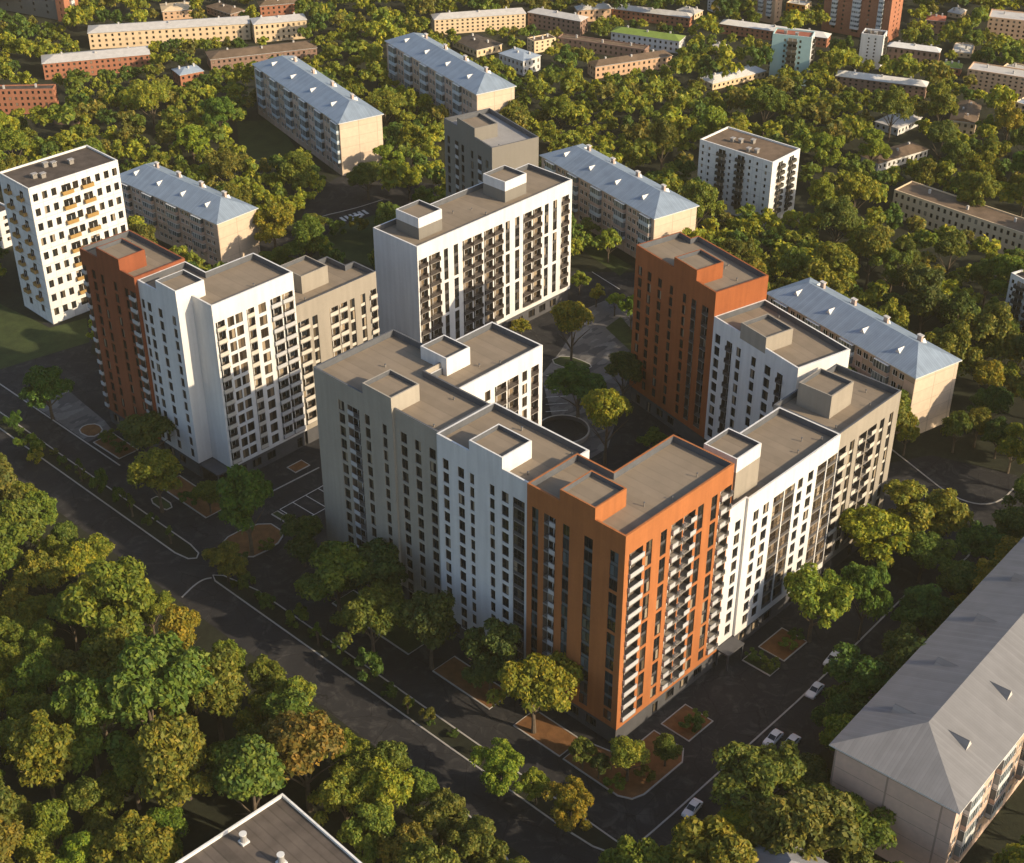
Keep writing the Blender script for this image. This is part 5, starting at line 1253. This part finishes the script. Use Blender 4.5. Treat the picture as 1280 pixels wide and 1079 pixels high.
# ------------------------------------------------------------------ parked cars
def car_meshes():
    L, Wd = 4.5, 1.8; body = MB()
    prof = [(-2.25, .35), (-2.25, .78), (-2.1, .92), (-1.55, .98), (1.0, .95), (1.95, .82), (2.22, .65), (2.25, .35)]
    def loft(mb, secs, mat):
        for (ya, A), (yb, B) in zip(secs, secs[1:]):
            for i in range(len(A)):
                j = (i + 1) % len(A); mb.face([(A[i][0], ya, A[i][1]), (A[j][0], ya, A[j][1]), (B[j][0], yb, B[j][1]), (B[i][0], yb, B[i][1])], mat)
        for y, A in (secs[0], secs[-1]): mb.face([(q[0], y, q[1]) for q in A], mat)
    def sc(p, fx, dz): return [(x * fx, .35 + (z - .35) * dz) for x, z in p]
    loft(body, [(-.9, sc(prof, .93, .82)), (-.84, sc(prof, .98, .95)), (-.6, prof), (.6, prof), (.84, sc(prof, .98, .95)), (.9, sc(prof, .93, .82))], 'car')
    cab = MB(); cp = [(-1.7, .95), (-1.15, 1.4), (.1, 1.42), (.95, .93)]
    loft(cab, [(-.78, cp), (-.62, [(-1.6, .97), (-1.08, 1.42), (.05, 1.44), (.85, .95)]), (.62, [(-1.6, .97), (-1.08, 1.42), (.05, 1.44), (.85, .95)]), (.78, cp)], 'carglass')
    roof = MB(); roof.box(-1.12, .08, -.62, .62, 1.41, 1.475, 'car')
    for sy in (-1, 1):
        roof.tube([(-1.66, sy * .72, .97), (-1.1, sy * .64, 1.44), (.06, sy * .64, 1.455), (.9, sy * .72, .95)], [.05, .05, .05, .05], 'car', 5)
        roof.tube([(-.5, sy * .76, .97), (-.5, sy * .64, 1.44)], [.05, .05], 'car', 5)
    wheel = MB(); n = 14
    wheel.tube([(0, -.11, 0), (0, .11, 0)], [.32, .32], 'rubber', n); wheel.face([(.32 * math.cos(6.2832 * k / n), -.11, .32 * math.sin(6.2832 * k / n)) for k in range(n)], 'rubber')
    rim = MB(); rim.tube([(0, -.12, 0), (0, .12, 0)], [.19, .19], 'steel', 10); rim.face([(.19 * math.cos(6.2832 * k / 10), -.12, .19 * math.sin(6.2832 * k / 10)) for k in range(10)], 'steel')
    hl = MB(); hl.box(2.08, 2.2, -.2, .2, -.07, .08, 'lampwhite'); tl = MB(); tl.box(-2.27, -2.2, -.18, .18, -.08, .08, 'lampred')
    return [m.mesh(n_) for m, n_ in ((body, 'body'), (cab, 'windows'), (roof, 'roof'), (wheel, 'wheel'), (rim, 'rim'), (hl, 'headlight'), (tl, 'tail_light'))]
CB = car_meshes()
def car(label, x, y, ang):
    p = at(x, y, 0); r = empty('parked_car', (p[0], p[1], 0.02), ang); tag(r, label, 'car', 'white cars parked along the street')
    link('body', CB[0], r); link('windows', CB[1], r); link('roof', CB[2], r)
    for sx in (-1.4, 1.4):
        for sy in (-.8, .8):
            wl = link('wheel', CB[3], r); wl.location = (sx, sy, .32); link('rim', CB[4], wl)
    for sy in (-.62, .62):
        o = link('headlight', CB[5], r); o.location = (0, sy, .68); o = link('tail_light', CB[6], r); o.location = (0, sy, .75)
a0 = R(4)
car('white car alone on the street below the bright orange block', 865, 1014, R(8) + math.pi)
car('white car on the street kerb left of the big dark tree', 1018, 866, R(6) + math.pi)
car('white car half hidden behind the crown of the big dark tree', 1040, 827, R(6) + math.pi)
car('white car at the left edge of the trees below the kerb line', 966, 926, R(4) + math.pi)
car('white car mostly under the trees, right of another white car', 988, 932, R(4) + math.pi)
car('white car parked on the road near the blue-roofed panel house', 447, 274, R(20))

# ------------------------------------------------------------------ evening haze
def haze(dens):
    b = MB(); b.box(-420, 1250, -520, 1250, -1.0, 215.0, 'steel'); o = b.build('haze'); o['kind'] = 'stuff'
    m = bpy.data.materials.new('evening_haze'); m.use_nodes = True; nt = m.node_tree
    nt.nodes.remove(nt.nodes['Principled BSDF']); v = nt.nodes.new('ShaderNodeVolumePrincipled')
    v.inputs['Color'].default_value = (1.0, 0.88, 0.6, 1); v.inputs['Density'].default_value = dens; v.inputs['Anisotropy'].default_value = 0.0
    nt.links.new(v.outputs[0], nt.nodes['Material Output'].inputs['Volume'])
    o.data.materials.clear(); o.data.materials.append(m)
haze(0.00006)

# ------------------------------------------------------------------ sun, sky, camera
SUN_DIR = Vector((0.30, -0.954, 0.0)); EL = R(26.0)
sv = Vector((SUN_DIR.x * math.cos(EL), SUN_DIR.y * math.cos(EL), math.sin(EL))).normalized()
sl = bpy.data.lights.new('sun', 'SUN'); sl.energy = 4.8; sl.angle = R(0.6); sl.color = (1.0, 0.81, 0.56)
so = link('sun', sl); so.rotation_euler = sv.to_track_quat('Z', 'Y').to_euler()
wd_ = bpy.data.worlds.new('World'); scene.world = wd_; wd_.use_nodes = True; nt = wd_.node_tree
sky = nt.nodes.new('ShaderNodeTexSky'); sky.sky_type = 'NISHITA'; sky.sun_disc = False; sky.sun_elevation = EL
sky.sun_rotation = math.atan2(sv.x, sv.y); sky.air_density = 1.0; sky.dust_density = 2.0
bg = nt.nodes['Background']; bg.inputs['Strength'].default_value = 0.14
nt.links.new(sky.outputs[0], bg.inputs['Color'])
cam = bpy.data.cameras.new('camera'); co = link('camera', cam)
cam.sensor_width = 36.0; cam.lens = F / 1280.0 * 36.0; cam.clip_end = 6000; cam.clip_start = 1.0
co.location = CAM; co.rotation_euler = (math.pi / 2 - PITCH, 0, AZ - math.pi / 2)
scene.camera = co
scene.view_settings.view_transform = 'Standard'; scene.view_settings.look = 'None'; scene.view_settings.exposure = 0.36
scene.cycles.max_bounces = 6; scene.cycles.transparent_max_bounces = 4
